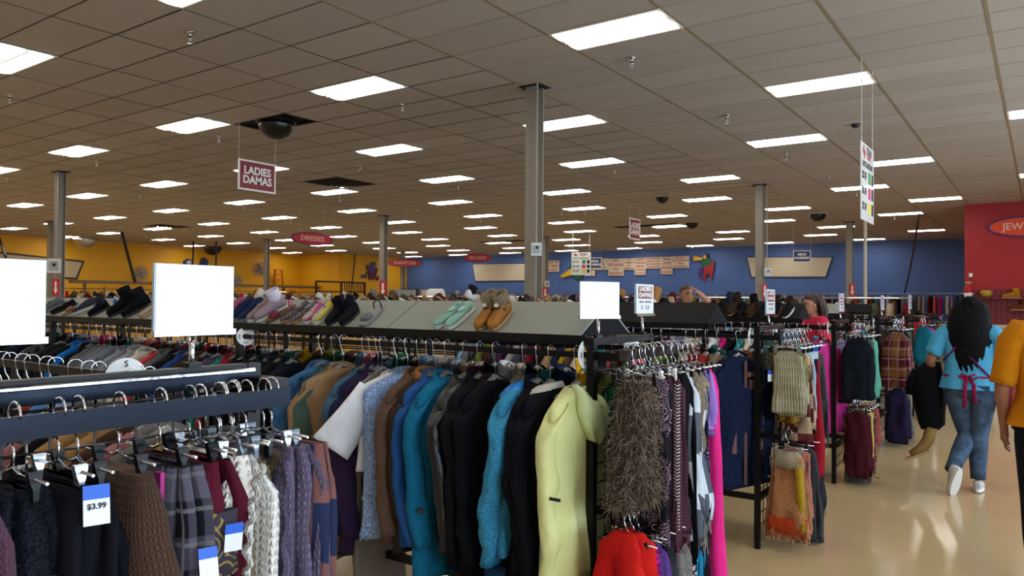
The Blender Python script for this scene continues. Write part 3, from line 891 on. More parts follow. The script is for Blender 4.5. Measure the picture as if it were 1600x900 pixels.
def garment(x, y, name, label, cat, m, L=.85, sleeve=.8, w=.208, t=.055, flare=.04, amp=.009, seed=1, hi=True, collar='crew', collar_m=None, rotz=0., group=None, r=.058, cuff=1., z=ROD, front=None, sleeve_m=None, tag_=False, hang_label=None, hang_group=None, no_hanger=False):
    z -= DROP; L -= DROP; sleeve = sleeve and sleeve - DROP
    key = (round(L, 2), round(w, 3), round(t, 3), flare, amp, seed if hi else seed % 3, hi)
    o = put(name, torso_mesh(key, L, w, t, flare, amp, seed if hi else seed % 3, hi), None, (x, y, z), (0, 0, rotz))
    slot(o, m); tag(o, label, cat, group)
    if sleeve:
        for sd in ((-1, 1) if hi else (-1,)):
            slot(put('sleeve', sleeve_mesh((round(sleeve, 2), w, r, amp, seed if hi else seed % 3, hi, cuff), sd, sleeve, w, r, amp, seed if hi else seed % 3, hi, cuff), o), sleeve_m or m)
    if collar: slot(put({'hood': 'hood'}.get(collar, 'collar'), collar_mesh(key, collar, hi), o), collar_m or m)
    if front and hi:
        build('front_placket', MB().loft([[(t * 1.0 + .004 + .004 * s_, yy, zz) for s_, yy in ((0, -.012), (1, -.01), (1, .01), (0, .012))] for zz in [-.13 - (L - .15) * i / 8 for i in range(9)]]), front, o)
    if tag_: price_tag(o, (t + .006, -.06, -.3), (0, .1, .2))
    if not no_hanger:
        hanger((x, y, z), rotz, hang_label or 'clear plastic hanger inside the ' + short(label), hang_group, lo=not hi)
    return o

# ------------------------------------------------------------------ racks
XE = -1.53
RACKY = [0.55, 2.75, 4.97, 7.17, 9.38, 11.6, 13.8]
RACKN = ['front rack by the glare signs', 'second rack under the grey shoe board', 'third rack with the cream knit', 'fourth rack with the magenta sweater', 'fifth rack with the maroon plaid', 'sixth rack', 'seventh rack']
NR = ['first', 'second', 'third', 'fourth', 'fifth', 'sixth', 'seventh']
RD = .55
post_me = {}
vw = MB().tube([(0, 0, .12), (0, 0, 1.405)], .0032, 5).mesh('grid_wire', wire_metal, True)
hw = MB().tube([(0, .02, 0), (0, RD - .02, 0)], .0032, 5).mesh('grid_wire', wire_metal, True)
RAILX = -1.375
def rack(k, xl):
    y = RACKY[k]
    o = thing('clothes_rack', 'black double rail clothes rack, %s from the camera, end grid facing the aisle' % NR[k], 'clothes rack', (XE, y, 0), 0, None)
    L = XE - xl
    xs = [0.0]
    while xs[-1] > -L + .1: xs.append(max(-L, xs[-1] - 2.4))
    for i, x in enumerate(xs):
        for yy in (0, RD):
            build('post', MB().box((x, yy, .725), (.034, .034, 1.45)), black_metal, o)
        build('cross_bar', MB().box((x, RD / 2, .33), (.03, RD, .03)), black_metal, o)
        build('top_bar', MB().box((x, RD / 2, 1.435), (.03, RD, .03)), black_metal, o)
    for yy in (0, RD):
        build('rod', MB().box((-L / 2, yy, 1.378), (L, .012, .026)), black_metal, o)
        build('base_bar', MB().box((-L / 2, yy, .33), (L, .03, .035)), black_metal, o)
    # aisle end: wire grid panel with two rails standing off it
    for i in range(7):
        put('grid_wire', vw, o, (.004, .03 + i * (RD - .06) / 6, 0))
    for i in range(17):
        put('grid_wire', hw, o, (.009, 0, .15 + i * .0775))
    mrail = M('rail_chrome', '23272f', .22, 1., .05) if k == 0 else M('rail_dark_chrome', '2c2d31', .18, .9, .03)
    for z, dy in ((1.385, -.04), (.74, .0)):
        if k == 0 and z < 1: continue
        rx = RAILX - XE
        build('face_rail', MB().box((rx, RD / 2 + dy, z), (.012, RD + .06, .04)), mrail, o)
        for yy in (.05, RD - .05):
            build('rail_bracket', MB().box((rx / 2, yy + dy, z - .01), (rx, .012, .035)), black_metal, o)
    if k == 0:
        build('grid_top_rail', MB().box((.02, RD / 2 - .02, 1.418), (.012, RD + .02, .03)), M('rail_chrome', '23272f', .22, 1., .05), o)
        build('grid_top_wire', MB().tube([(.03, -.02, 1.436), (.03, RD - .01, 1.436)], .005, 6), chrome, o)
        build('bracket_plate', MB().box((.06, RD + .0, 1.39), (.1, .05, .06)), black_metal, o)
    else:
        build('grid_top_wire', MB().tube([(.012, 0, 1.43), (.012, RD, 1.43)], .006, 6), wire_metal, o)
    return o
XL_RACK = [-6.0, -9.5, -12, -15, -17, -19, -20]
for k in range(7): rack(k, XL_RACK[k])

# size discs on the rods
ink2 = M('ink_black', '101014', .6, 0, 0)
def disc(x, y, word, label, r=.054, rz=0., z=ROD - .012):
    n = 28
    o = thing('size_disc', label, 'size marker', (x, y, z), rz)
    ro = [(r * math.cos(2 * PI * i / n), r * math.sin(2 * PI * i / n)) for i in range(n)]
    ri = [(.019 * math.cos(2 * PI * i / n), .019 * math.sin(2 * PI * i / n)) for i in range(n)]
    build('plate', MB().loft([[(d, a, b) for a, b in rr] for d, rr in ((-.0015, ro), (.0015, ro), (.0015, ri), (-.0015, ri), (-.0015, ro))], False), white_plastic, o)
    for q in range(4):
        a = q * PI / 2
        yy, zz = -math.sin(a) * .037, math.cos(a) * .037
        l = text(word, .024 if len(word) == 1 else .0145, o, (.0018, yy, zz), ink2, bold=.0005)
        l.rotation_euler = Matrix((( 0, 0, 1), (math.cos(a), -math.sin(a), 0), (math.sin(a), math.cos(a), 0))).to_euler()
    return o
# ------------------------------------------------------------------ second rack, near rod (seen best)
K1 = RACKY[1]
G1 = 'coats on the second rack'
def g1(x, *a, **k):
    k.setdefault('hang_group', None)
    return garment(x, K1, *a, rotz=k.pop('rz', R.uniform(-.14, .14)), **k)
g1(-3.66, 'jacket', 'charcoal wool jacket hanging with black jackets before the denim one', 'jacket', cloth('1c1d24'), L=.85, seed=1, collar='stand')
g1(-3.56, 'jacket', 'black button jacket hanging between charcoal and navy-black jackets', 'jacket', cloth('15151b'), L=.85, seed=2, collar='stand', front=cloth('101014'))
g1(-3.45, 'jacket', 'navy-black jacket with blue tag beside the faded denim jacket', 'jacket', cloth('131722'), L=.82, seed=3, collar='lapel')
g1(-3.2, 'denim_jacket', 'faded blue denim jacket hanging beside the tan coat', 'jacket', cloth('2f567e', 'denim', '4c7aa2'), L=.72, sleeve=.78, seed=4, collar='lapel', r=.062, rz=-.3)
g1(-3.1, 'sweater', 'sea green sweater squeezed between denim jacket and tan coat', 'sweater', cloth('5f7a6c', 'knit'), L=.8, seed=5, t=.04)
o = g1(-3.03, 'wool_coat', 'long tan wool coat with standing collar', 'coat', cloth('8f7355'), L=1.12, sleeve=.82, seed=6, collar='lapel', r=.064, t=.07, w=.225, amp=.014, front=cloth('6d5439'), rz=-.42)
build('zipper_pull', MB().box((.082, .0, -.2), (.006, .014, .05)), chrome, o)
g1(-2.87, 'jacket', 'steel blue jacket behind the tan coat', 'jacket', cloth('3d5a70'), L=.85, seed=7)
g1(-2.82, 'jacket', 'deep navy jacket between steel blue and plum coats', 'jacket', cloth('1b2340'), L=.95, seed=8)
g1(-2.77, 'coat', 'dark plum purple coat hanging behind the white tee', 'coat', cloth('2b1c38'), L=1.04, sleeve=.95, seed=9, collar='stand', t=.06)
g1(-2.74, 'long_dress', 'long greige dress reaching lowest behind the white tee', 'dress', cloth('6a6057'), L=1.24, seed=10, sleeve=0, t=.05, w=.17)
# white tee: short flared sleeves
o = g1(-2.64, 't_shirt', 'white short sleeved tee with flared sleeve', 't-shirt', cloth('d8dde6'), L=.62, sleeve=0, seed=11, t=.045, rz=-.42)
for sd in (-1,):
    rr = []
    for i in range(13):
        q = i / 12; rad = .075 + .03 * q
        cy, cz = sd * (.13 + .2 * q), -.19 - .27 * q
        rr.append([(.012 * math.sin(q * 4) + (.035 + .012 * q) * math.cos(2 * PI * j / 20) + .012 * q * math.sin(j * 1.3), cy - sd * rad * .8 * math.sin(2 * PI * j / 20), cz - rad * .6 * math.sin(2 * PI * j / 20)) for j in range(20)])
    build('sleeve', MB().loft(rr), cloth('d8dde6'), o, smooth=True)
o = g1(-2.565, 'fleece_robe', 'fluffy light blue fleece robe between white tee and brown jacket', 'robe', cloth('7fa8ea', 'fleece', 'b0ccfa'), L=.93, sleeve=0, seed=12, collar='lapel', t=.06, w=.235, rz=-.4)
def fuzz(src, count, ln, seed, mat, parent, zmax=1e9, wd=.0012, grav=.4, name='pile'):
    rr = random.Random(seed); mb = MB()
    me = src.data; polys = [p for p in me.polygons if p.area > 1e-6 and len(p.vertices) == 4]
    ws = []; acc = 0
    for p in polys: acc += p.area; ws.append(acc)
    import bisect
    for _ in range(count):
        p = polys[min(len(polys) - 1, bisect.bisect(ws, rr.random() * acc))]
        vs = [me.vertices[i].co for i in p.vertices]
        a, b = rr.random(), rr.random()
        c = vs[0].lerp(vs[1], a).lerp(vs[3].lerp(vs[2], a), b)
        n = p.normal + Vector((rr.gauss(0, .6), rr.gauss(0, .6), rr.gauss(0, .6) - grav))
        n.normalize(); s = n.cross(Vector((rr.random() - .5, rr.random() - .5, rr.random() - .5))).normalized() * wd
        l = ln * rr.uniform(.5, 1.2)
        mid = c + n * l * .6; tip = c + n * l * .9 + Vector((0, 0, -l * .35))
        b0 = len(mb.v)
        mb.v += [tuple(c - s), tuple(c + s), tuple(mid + s * .7), tuple(mid - s * .7), tuple(tip)]
        mb.face((b0, b0 + 1, b0 + 2, b0 + 3)); mb.face((b0 + 3, b0 + 2, b0 + 4))
    build(name, mb, mat, parent, kind='stuff')
fuzz(o, 9000, .024, 5, cloth('a4c4f4'), o, wd=.0016)
o = g1(-2.49, 'jacket', 'brown suede jacket beside the light blue fleece robe', 'jacket', cloth('5b463c'), L=.92, sleeve=.88, seed=13, collar='lapel', collar_m=cloth('6b4a2c'), t=.065, w=.21, r=.066, front=cloth('3b2c26'))
build('cuff_snap', MB().tube([(0, -.285, -.82), (0, -.292, -.82)], .008, 8), chrome, o)
g1(-2.43, 'jacket', 'dark brown jacket with tan collar edge behind the suede one', 'jacket', cloth('33271f'), L=.95, seed=14, collar='stand', collar_m=cloth('8a5e34'))
g1(-2.385, 'jacket', 'royal blue thin jacket between brown and teal coats', 'jacket', cloth('24508c'), L=.92, sleeve=.9, seed=15, collar='lapel')
o = g1(-2.315, 'coat', 'teal wool coat with fold-down collar and sleeve button', 'coat', cloth('125f88', 'heather', '1b7298'), L=1.06, sleeve=.9, seed=16, collar='lapel', t=.068, r=.064, w=.215, amp=.012)
build('sleeve_button', MB().tube([(.05, -.24, -.68), (.062, -.245, -.68)], .014, 10), M('button_dark', '2b2320', .3), o)
g1(-2.205, 'leather_jacket', 'black leather jacket hanging beside the teal coat', 'jacket', cloth('14151a', 'leather'), L=.9, sleeve=.88, seed=17, collar='lapel', t=.07, r=.062)
g1(-2.12, 'jacket', 'soft black jacket between leather jacket and long black coat', 'jacket', cloth('101116'), L=.95, sleeve=.9, seed=18, collar='stand', t=.06)
g1(-2.03, 'coat', 'long black coat with brown-black collar reaching near the base bar', 'coat', cloth('0d0e14'), L=1.14, sleeve=.93, seed=19, collar='lapel', collar_m=cloth('221b1d'), t=.065)
o = g1(-1.87, 'jacket', 'heathered blue jacket with bright satin hood', 'jacket', cloth('1b6c9c', 'heather', '4ba0c8'), L=.86, sleeve=.9, seed=20, collar='hood', collar_m=cloth('0f7ad0', 'satin'), t=.06, r=.07, rz=.05)
build('cuff', MB().tube([(.0, -.222, -.86), (.0, -.22, -.93)], [(.044, .046), (.04, .042)], 14), cloth('16324e', 'rib'), o, smooth=True)
g1(-1.8, 'jacket', 'plain black jacket between satin-hooded and grey-hooded ones', 'jacket', cloth('0c0d14'), L=.92, sleeve=.9, seed=21, collar='stand')
g1(-1.735, 'jacket', 'black jacket with pale grey striped hood', 'jacket', cloth('0e0f17'), L=.95, sleeve=.92, seed=22, collar='hood', collar_m=cloth('8e9399', 'stripe', 'b7b5ae', .8), t=.062)
o = g1(-1.605, 'windbreaker', 'pale lime windbreaker at the aisle end of the coats', 'jacket', cloth('d6da9a'), L=.92, sleeve=.95, seed=23, collar='hood', collar_m=cloth('d0e2ac'), t=.06, r=.064, amp=.016, w=.205, flare=.18, rz=.0, front=cloth('e0e0a8'))
hd_ = [c for c in o.children if c.name.startswith('hood')][0]
bpy.data.objects.remove(hd_)
hr = []
for z, w_, t_, cx_, cy_ in ((-.105, .05, .02, .02, 0), (-.13, .085, .035, .045, .005), (-.17, .1, .045, .062, .012), (-.23, .098, .046, .07, .02), (-.29, .088, .04, .074, .026), (-.33, .06, .026, .074, .03), (-.345, .02, .008, .074, .032)):
    hr.append([(a_ + .03 * mnoise.noise((b_ * 17, z * 14, 3.7)), b_ + .012 * mnoise.noise((z * 22, b_ * 9, 1.1)), c_ - .03 * (b_ - cy_) / .1) for a_, b_, c_ in ring(z, w_, t_, 26, 1.3, 3, .004, cx_, cy_, .8)])
build('hood', MB().loft(hr), cloth('d0e2ac'), o, smooth=True)
build('woven_label', MB().box((.05, -.245, -.52), (.05, .004, .012)), ink, o)
build('lining', MB().loft([ring(-.5 - .43 * q, .19 + .03 * q, .05, 20, 2, 4, .012, -.03) for q in (0, .3, .6, 1)]), cloth('9cc4a4'), o, smooth=True)

# further along the near rod, seen over the front rack
far_left = [(-3.78, 'blazer', 'black blazer', '17171d', 'plain'), (-3.88, 'sweater', 'black sweater', '121218', 'knit'), (-3.97, 'cardigan', 'bright red cardigan', 'a51524', 'knit'), (-4.04, 'sweater', 'teal ribbed sweater', '2d9087', 'rib'), (-4.15, 'blouse', 'deep purple blouse', '2c2048', 'satin'), (-4.28, 'cardigan', 'leopard print cardigan', '4d3b2c', 'spots'), (-4.36, 'sweater', 'coffee brown sweater', '4a3426', 'knit'), (-4.46, 'sweater', 'cobalt blue sweater', '1f4aa0', 'knit'), (-4.56, 'top', 'black top', '141519', 'plain'), (-4.68, 'blazer', 'grey tweed blazer', '50545c', 'heather'), (-4.78, 'top', 'coral red top', 'b83a42', 'plain'), (-4.95, 'shirt', 'cream shirt', 'c9c4b4', 'plain'), (-5.06, 'sweatshirt', 'pale grey sweatshirt', '8d9097', 'heather'), (-5.2, 'sweatshirt', 'ash grey sweatshirt', '7c8290', 'heather'), (-5.36, 'hoodie', 'first blue-grey zip hoodie', '6d7482', 'heather'), (-5.45, 'hoodie', 'second grey hoodie', '666b74', 'heather'), (-5.53, 'hoodie', 'third grey hoodie', '5d6067', 'heather'), (-5.61, 'hoodie', 'fourth grey hoodie', '57585c', 'heather'), (-5.72, 'jacket', 'black hooded jacket', '131318', 'plain'), (-5.86, 'sweater', 'bright azure blue sweater', '0f63b4', 'plain'), (-6.0, 'cardigan', 'charcoal cardigan', '2b2a2e', 'knit'), (-6.2, 'jacket', 'dark grey jacket', '232228', 'plain'), (-6.45, 'coat', 'black quilted coat', '17161b', 'satin'), (-6.75, 'coat', 'dark navy parka', '171d2e', 'plain'), (-7.1, 'jacket', 'black parka', '131216', 'plain')]
for i, (x, nm, d, c, kd) in enumerate(far_left):
    garment(x, K1, nm, d + ' on the second rack seen over the front rack', nm, cloth(c, kd, '191310' if kd == 'spots' else None), L=.75, seed=30 + i, hi=x > -6.1, collar='hood' if nm == 'hoodie' else R.choice(['crew', 'lapel', 'stand']), rotz=R.uniform(-.15, .15), t=.05, r=.055, amp=.006)

# second rack, far rod: tops of a second row of clothes
PAL = [('scarlet', 'b01626'), ('slate grey', '565c66'), ('black', '121217'), ('mustard yellow', 'd6a913'), ('rose pink', 'b6536a'), ('bottle green', '0f5538'), ('silver grey', '8f9296'), ('wine red', '5c121e'), ('magenta', 'b3176b'), ('cream', 'c8bfa8'), ('navy', '1a2340'), ('rust', '9a4a22'), ('olive', '5b6420'), ('sky blue', '6f9cc0'), ('plum', '3c1f44'), ('tan', '9a7b54'), ('white', 'cdd0d2'), ('teal', '156f78'), ('brown', '4a3226'), ('coral', 'c4554a'), ('charcoal', '2a2b30'), ('lilac', '9a86b8')]
KINDS_ = [('sweater', 'knit'), ('blouse', 'plain'), ('cardigan', 'knit'), ('shirt', 'plain'), ('jacket', 'plain'), ('hoodie', 'heather')]
used_labels = set()
def fill(k, rod, xs, where, L=(.62, .8), hi=False, pal=PAL, seed=0, t=.045, group=None):
    rr = random.Random(100 + seed)
    for i, x in enumerate(xs):
        cn, c = pal[(i * 7 + seed * 3 + rr.randrange(3)) % len(pal)]
        nm, kd = rr.choice(KINDS_)
        lab = '%s %s %s on the %s' % (cn, nm, nth(i), where)
        garment(x, RACKY[k] + (RD if rod else 0), nm, lab, nm, cloth(c, kd), L=rr.uniform(*L), sleeve=rr.uniform(.55, .78), seed=rr.randrange(60), hi=hi, collar=rr.choice(['crew', 'lapel', 'stand', 'hood']), rotz=rr.uniform(-.16, .16), t=t, amp=.007, group=group,
                hang_label='clear plastic hanger %s on the %s' % (nth(i), where), hang_group='plastic hangers')
def spread(x0, x1, n, j=.3, seed=1):
    rr = random.Random(seed); d = (x1 - x0) / (n - 1)
    return [x0 + d * (i + rr.uniform(-j, j)) for i in range(n)]
fill(1, 1, spread(-1.6, -7.6, 66, seed=2), "second rack\'s back rod from the aisle", seed=1)
# front rack: far rod behind the grid, a few on the near rod
fill(0, 1, spread(-1.62, -3.0, 17, seed=3), "front rack\'s back rod from its grid", seed=2, hi=True, pal=[('dusty rose', '8f4a55'), ('black', '141318'), ('grey', '6a6866'), ('tan', '9c7a50'), ('brick orange', '8c3a20'), ('sky blue', '4d7fb4'), ('brown', '3a2a20'), ('wine', '4a1620'), ('blush pink', '9c6a70')])
fill(0, 0, spread(-1.62, -2.2, 7, seed=4), "front rack\'s near rod from its grid", seed=3, hi=True, pal=[('plum', '4a2a3c'), ('black', '121216'), ('camel', '94744c'), ('denim blue', '33557c')])

# third rack
K2 = RACKY[2]
o = garment(-1.66, K2, 'fleece_jacket', 'navy fleece jacket with brown suede patches on the third rack', 'jacket', cloth('16213f', 'fleece', '1e2b4c'), L=1.0, sleeve=.95, seed=70, collar='stand', t=.065, w=.24, r=.075, rotz=-.5, front=cloth('5f4240'))
for z, y, w_, h_ in ((-.34, .08, .1, .17), (-.22, .07, .12, .03), (-.62, -.1, .035, .22), (-.66, .12, .05, .12)):
    build('suede_patch', MB().box((.074, y, z), (.008, w_, h_)), cloth('6b4a46'), o)
for x, rd_, nm, d, c in ((-1.8, 0, 'sweater', 'oatmeal sweater before the navy fleece jacket', 'a08a70'), (-1.88, 0, 'sweater', 'orange-red sweater before the oatmeal one', 'b8301c'), (-1.95, 0, 'sweater', 'dark red sweater between cream and orange-red ones', '8a1a22'), (-2.02, 0, 'sweater', 'cream sweater before the dark red one', 'c8bda6'), (aty(1150, 560, 5.4).x, 1, 'sweater', 'olive green sweater behind the navy fleece jacket', '6c7a22'), (aty(1166, 560, 5.4).x, 1, 'sweater', 'rust brown sweater behind the third rack post', '8c4a24'), (aty(1180, 560, 5.4).x, 1, 'sweater', 'umber sweater behind the third rack grid', '3a2a22')):
    garment(x, K2 + rd_ * RD, nm, d, nm, cloth(c, 'knit'), L=.8, sleeve=.82, seed=int(-x * 100), hi=True, collar='crew', rotz=R.uniform(-.12, .12), t=.05)
fill(2, 0, spread(-2.2, -3.9, 26, seed=5), "third rack\'s near rod past the cream sweater", seed=4)
fill(2, 1, spread(-1.98, -3.6, 22, seed=6), "third rack\'s back rod from the aisle", seed=5)
# fourth rack and beyond
K3 = RACKY[3]
o = garment(-1.63, K3, 'v_neck_sweater', 'magenta pink sweater with open collar at the end of the fourth rack', 'sweater', cloth('b5287c', 'heather', 'c23a8a'), L=.95, sleeve=.88, seed=80, collar='lapel', t=.06, w=.23, rotz=-.6, tag_=True)
garment(-1.75, K3, 'blouse', 'pale pink blouse beside the magenta sweater', 'blouse', cloth('b59a94'), L=.7, seed=81, rotz=.1)
fill(3, 0, spread(-1.85, -4.0, 26, seed=7), "fourth rack\'s near rod past the pale pink blouse", seed=6, L=(.7, .95))
fill(3, 1, spread(-1.6, -4.0, 24, seed=8), "fourth rack\'s back rod from the aisle", seed=7)
for k, nme in ((4, 'fifth'), (5, 'sixth'), (6, 'seventh')):
    fill(k, 0, spread(-1.62, -4.2, 20 - (k - 4) * 3, seed=k * 3), "%s rack's near rod from the aisle" % nme, seed=8 + k, L=(.7, .95))
    fill(k, 1, spread(-1.62, -4.2, 14 - (k - 4) * 2, seed=k * 5), "%s rack's back rod from the aisle" % nme, seed=20 + k)

# discs
disc(-2.09, 0.55 + RD, 'S', 'white disc marked S on the front rack rod, away from the post', rz=-.25)
o = bpy.data.objects[-1] if False else None
disc(-1.635, 0.55 + RD + .0, 'S', 'white disc marked S beside the front rack post below the glare sign', rz=-.25)
disc(-3.87, K1, 'XXL', 'small white disc marked XXL at the black jackets', rz=-.5)
disc(-1.562, K1, 'XXL', 'white disc marked XXL at the lime windbreaker post', rz=.0, r=.06)
disc(-1.62, K1 + RD, 'S', 'white disc marked S below the LADIES size 5 sign', rz=-.3)
disc(-1.575, K2, 'M', 'white disc on the third rack near rod by the post', r=.058)
disc(-1.575, K2 + RD, 'M', 'white disc on the third rack back rod under the size sign', r=.058)
disc(-1.575, K3, 'L', 'white disc at the fourth rack post', r=.058)
disc(-1.575, RACKY[4], 'L', 'white disc at the fifth rack post', r=.058)
disc(-1.575, RACKY[5], 'L', 'white disc at the sixth rack post', r=.058)

# ------------------------------------------------------------------ sign stands on the rack ends
gloss_card = M('glossy_card', 'dfe6ea', .35, 0, 0, coat=1., coat_ior=2.2)
holder = M('holder_edge', '9fb4c8', .15, 0, 0, coat=.5)
gl_maroon = M('card_maroon', '6a1f2c', .35, 0, 0, coat=1., coat_ior=2.2); gl_ink = M('card_ink', '2a2c33', .4, 0, 0, coat=1., coat_ior=2.2); gl_white = M('card_white', 'e6e6e6', .4, 0, 0, coat=1., coat_ior=2.2)
def size_sign(y, rz, label, w=.19, h=.145, portrait=False, size='5 - 5.5', lean=0., x=XE, z0=1.535):
    o = thing('size_sign', label, 'sign', (x, y, 1.45), rz)
    build('pole', MB().tube([(0, .008, -.03), (0, .008, z0 - 1.45 + .01)], .0065, 10), chrome, o, smooth=True)
    build('foot', MB().box((0, .008, .004), (.03, .03, .012)), black_metal, o)
    zc = z0 - 1.45 + h / 2
    q = Euler((lean, 0, 0)).to_matrix()
    build('holder', MB().box((0, .0, zc), (w, .008, h), q), holder, o)
    build('holder_lip', MB().box((0, -.004, zc - h / 2 - .004), (w + .004, .016, .012), q), chrome, o)
    build('card', MB().box((0, -.0052, zc), (w * .97, .001, h * .97), q), gloss_card, o)
    if portrait:
        build('title_field', MB().box((0, -.0062, zc + h * .22), (w * .78, .0008, h * .42)), gl_maroon, o)
        text('LADIES', h * .19, o, (0, -.0072, zc + h * .33), gl_white, bold=.001, sx=w / h * 1.1)
        text('DAMAS', h * .19, o, (0, -.0072, zc + h * .13), gl_white, bold=.001, sx=w / h * 1.1)
        text('SHOES  ZAPATOS', h * .085, o, (0, -.0068, zc - h * .1), gl_ink, sx=w / h * 1.0)
        text(size, h * .19, o, (0, -.0068, zc - h * .28), gl_ink, sx=w / h * .95)
    return o
size_sign(.955, PI / 2, 'blank glare-white sign on chrome pole at the front rack post', w=.19, h=.145, z0=1.53)
size_sign(.555, PI / 2 , 'larger blank glare-white sign with blue lower edge at the near post of the front rack', w=.19, h=.145, z0=1.525)
size_sign(2.81, PI / 2 - .55, 'blank glare-white sign on pole above the lime windbreaker', w=.19, h=.145, z0=1.54)
size_sign(3.245, PI / 2, 'upright LADIES DAMAS size 5 to 5.5 sign on the second rack', w=.19, h=.14, portrait=True, size='5 - 5.5', z0=1.545)
size_sign(5.24, PI / 2, 'upright LADIES DAMAS size 6 to 6.5 sign on the third rack', w=.2, h=.17, portrait=True, size='6 - 6.5', z0=1.525)
size_sign(7.47, PI / 2, 'upright LADIES DAMAS size 7 to 7.5 sign on the fourth rack', w=.2, h=.17, portrait=True, size='7 - 7.5', z0=1.525)
size_sign(9.66, PI / 2, 'upright size sign on the fifth rack', w=.2, h=.17, portrait=True, size='8 - 8.5', z0=1.53)
size_sign(11.87, PI / 2, 'upright size sign beyond the woman in the blue tee', w=.24, h=.2, portrait=True, size='9 - 9.5', z0=1.53)
# ------------------------------------------------------------------ scarves and knits on the face rails
def drape(x, y, z, name, label, cat, m, L, prof, k=3, amp=.01, seed=1, rotz=-PI / 2, hi=True, clips=clipb, fringe=None, group=None, top=.112, ex=.6, lean=0., hl=None, n=None, no_clip=False, layers=None, h=None):
    rows = 22 if hi else 10
    rr = random.Random(seed); ph = rr.uniform(0, 6)
    if layers is None: layers = 5 if hi else 4
    def P(q):
        for (q0, w0, t0), (q1, w1, t1) in zip(prof, prof[1:]):
            if q <= q1 + 1e-9:
                f = (q - q0) / max(1e-6, q1 - q0); f = f * f * (3 - 2 * f)
                return w0 + (w1 - w0) * f, t0 + (t1 - t0) * f
        return prof[-1][1:]
    ext = [rr.uniform(-.05, .07) for _ in range(layers)]; off = [rr.uniform(-.03, .03) for _ in range(layers)]; slant = rr.uniform(-.03, .03)
    wf = [rr.uniform(.72, 1.08) for _ in range(layers)]
    rings = []
    for j in range(rows + 1):
        q = j / rows
        w, tt = P(q)
        e = min(1., (q + .02) * 9) ** .5
        w *= .85 + .15 * e; tt *= .5 + .5 * e
        if layers:
            sp_ = 2 * tt / max(1, layers - 1); th = h or sp_ * .36
            pts = []; mm = 7 if hi else 4
            for i in range(layers):
                x0 = -tt + sp_ * i + .007 * math.sin(q * 4 + i * 2.1 + ph)
                wi = w * (1 + (wf[i] - 1) * (.3 + .7 * q)); sg = 1 if i % 2 == 0 else -1
                for a in range(mm):
                    u_ = -1 + 2 * a / (mm - 1)
                    yy = sg * u_ * wi * (1 + .12 * q * mnoise.noise((q * 4, i * 2.3, seed + sg * u_ * 2))) + (off[i] * min(1, q * 2.5) + slant * q)
                    pts.append((x0 + (amp * 1.4 + .006) * (.3 + q) * mnoise.noise((yy * 18 + seed, q * 3, i * 3.1)) * 2 + lean * q, yy, -top - L * q - ext[i] * q ** 1.5))
                if i < layers - 1:
                    w2 = (wi + w * (1 + (wf[i + 1] - 1) * (.3 + .7 * q))) / 2
                    pts.append((x0 + sp_ / 2 + lean * q, sg * (w2 + sp_ * .45) * (1 + .12 * q * mnoise.noise((q * 4, i * 2.3, seed + sg * 2))) + ((off[i] + off[i + 1]) / 2 * min(1, q * 2.5) + slant * q), -top - L * q - (ext[i] + ext[i + 1]) / 2 * q ** 1.5))
            A, B = [], []
            for i, p in enumerate(pts):
                a, b = pts[max(i - 1, 0)], pts[min(i + 1, len(pts) - 1)]
                dx, dy = b[0] - a[0], b[1] - a[1]; l = math.hypot(dx, dy) or 1
                nx, ny = -dy / l * th, dx / l * th
                A.append((p[0] + nx, p[1] + ny, p[2])); B.append((p[0] - nx, p[1] - ny, p[2]))
            rings.append(A + B[::-1])
        else:
            nn = 44 if hi else 20
            rg = ring(-top - L * q, w, tt, nn, ph + q * 1.1, k, amp * (.3 + .7 * min(1, q * 2)), lean * q, .004 * math.sin(q * 5 + ph), ex, k * 2 + 1)
            rings.append([(a + (.014 + amp) * (.25 + q) * mnoise.noise((b * 14 + seed, c * 4 + b * 6, seed)), b * (1 + .1 * q * mnoise.noise((c * 6, seed, 1.))), c) for a, b, c in rg])
    o = build(name, MB().loft(rings), m, None, (x, y, z), (0, 0, rotz), smooth=True)
    tag(o, label, cat, group)
    if fringe:
        fl, fm = fringe; mb = MB(); last = rings[-1]; n = len(last)
        for i in range(0, n):
            for _ in range(2):
                a = Vector(last[i]).lerp(Vector(last[(i + 1) % n]), rr.random())
                b = a + Vector((rr.uniform(-.008, .008), rr.uniform(-.008, .008), -fl * rr.uniform(.7, 1.1)))
                mb.tube([a + Vector((0, 0, .004)), (a + b) / 2 + Vector((rr.uniform(-.004, .004), rr.uniform(-.004, .004), 0)), b], .0016, 3)
        build('fringe', mb, fm, o, kind='stuff')
    if not no_clip:
        hanger((x, y, z), rotz, hl or 'clip hanger holding the ' + short(label), None, lo=not hi, clips=clips)
    return o
ZR = 1.405
RX = RAILX
silver = M('clip_silver', 'b9c0c8', .2, .8, 0)
greyc = M('clip_grey', '5d6a7c', .3, 0, 0, coat=.3)
STR = [(0, .11, .03), (.1, .125, .04), (1, .125, .045)]
def yat(px, X=RX): return atx(px, 690, X).y
def R0(px, *a, **k): return drape(RX + k.pop('dx', 0), yat(px), ZR, *a, **k)
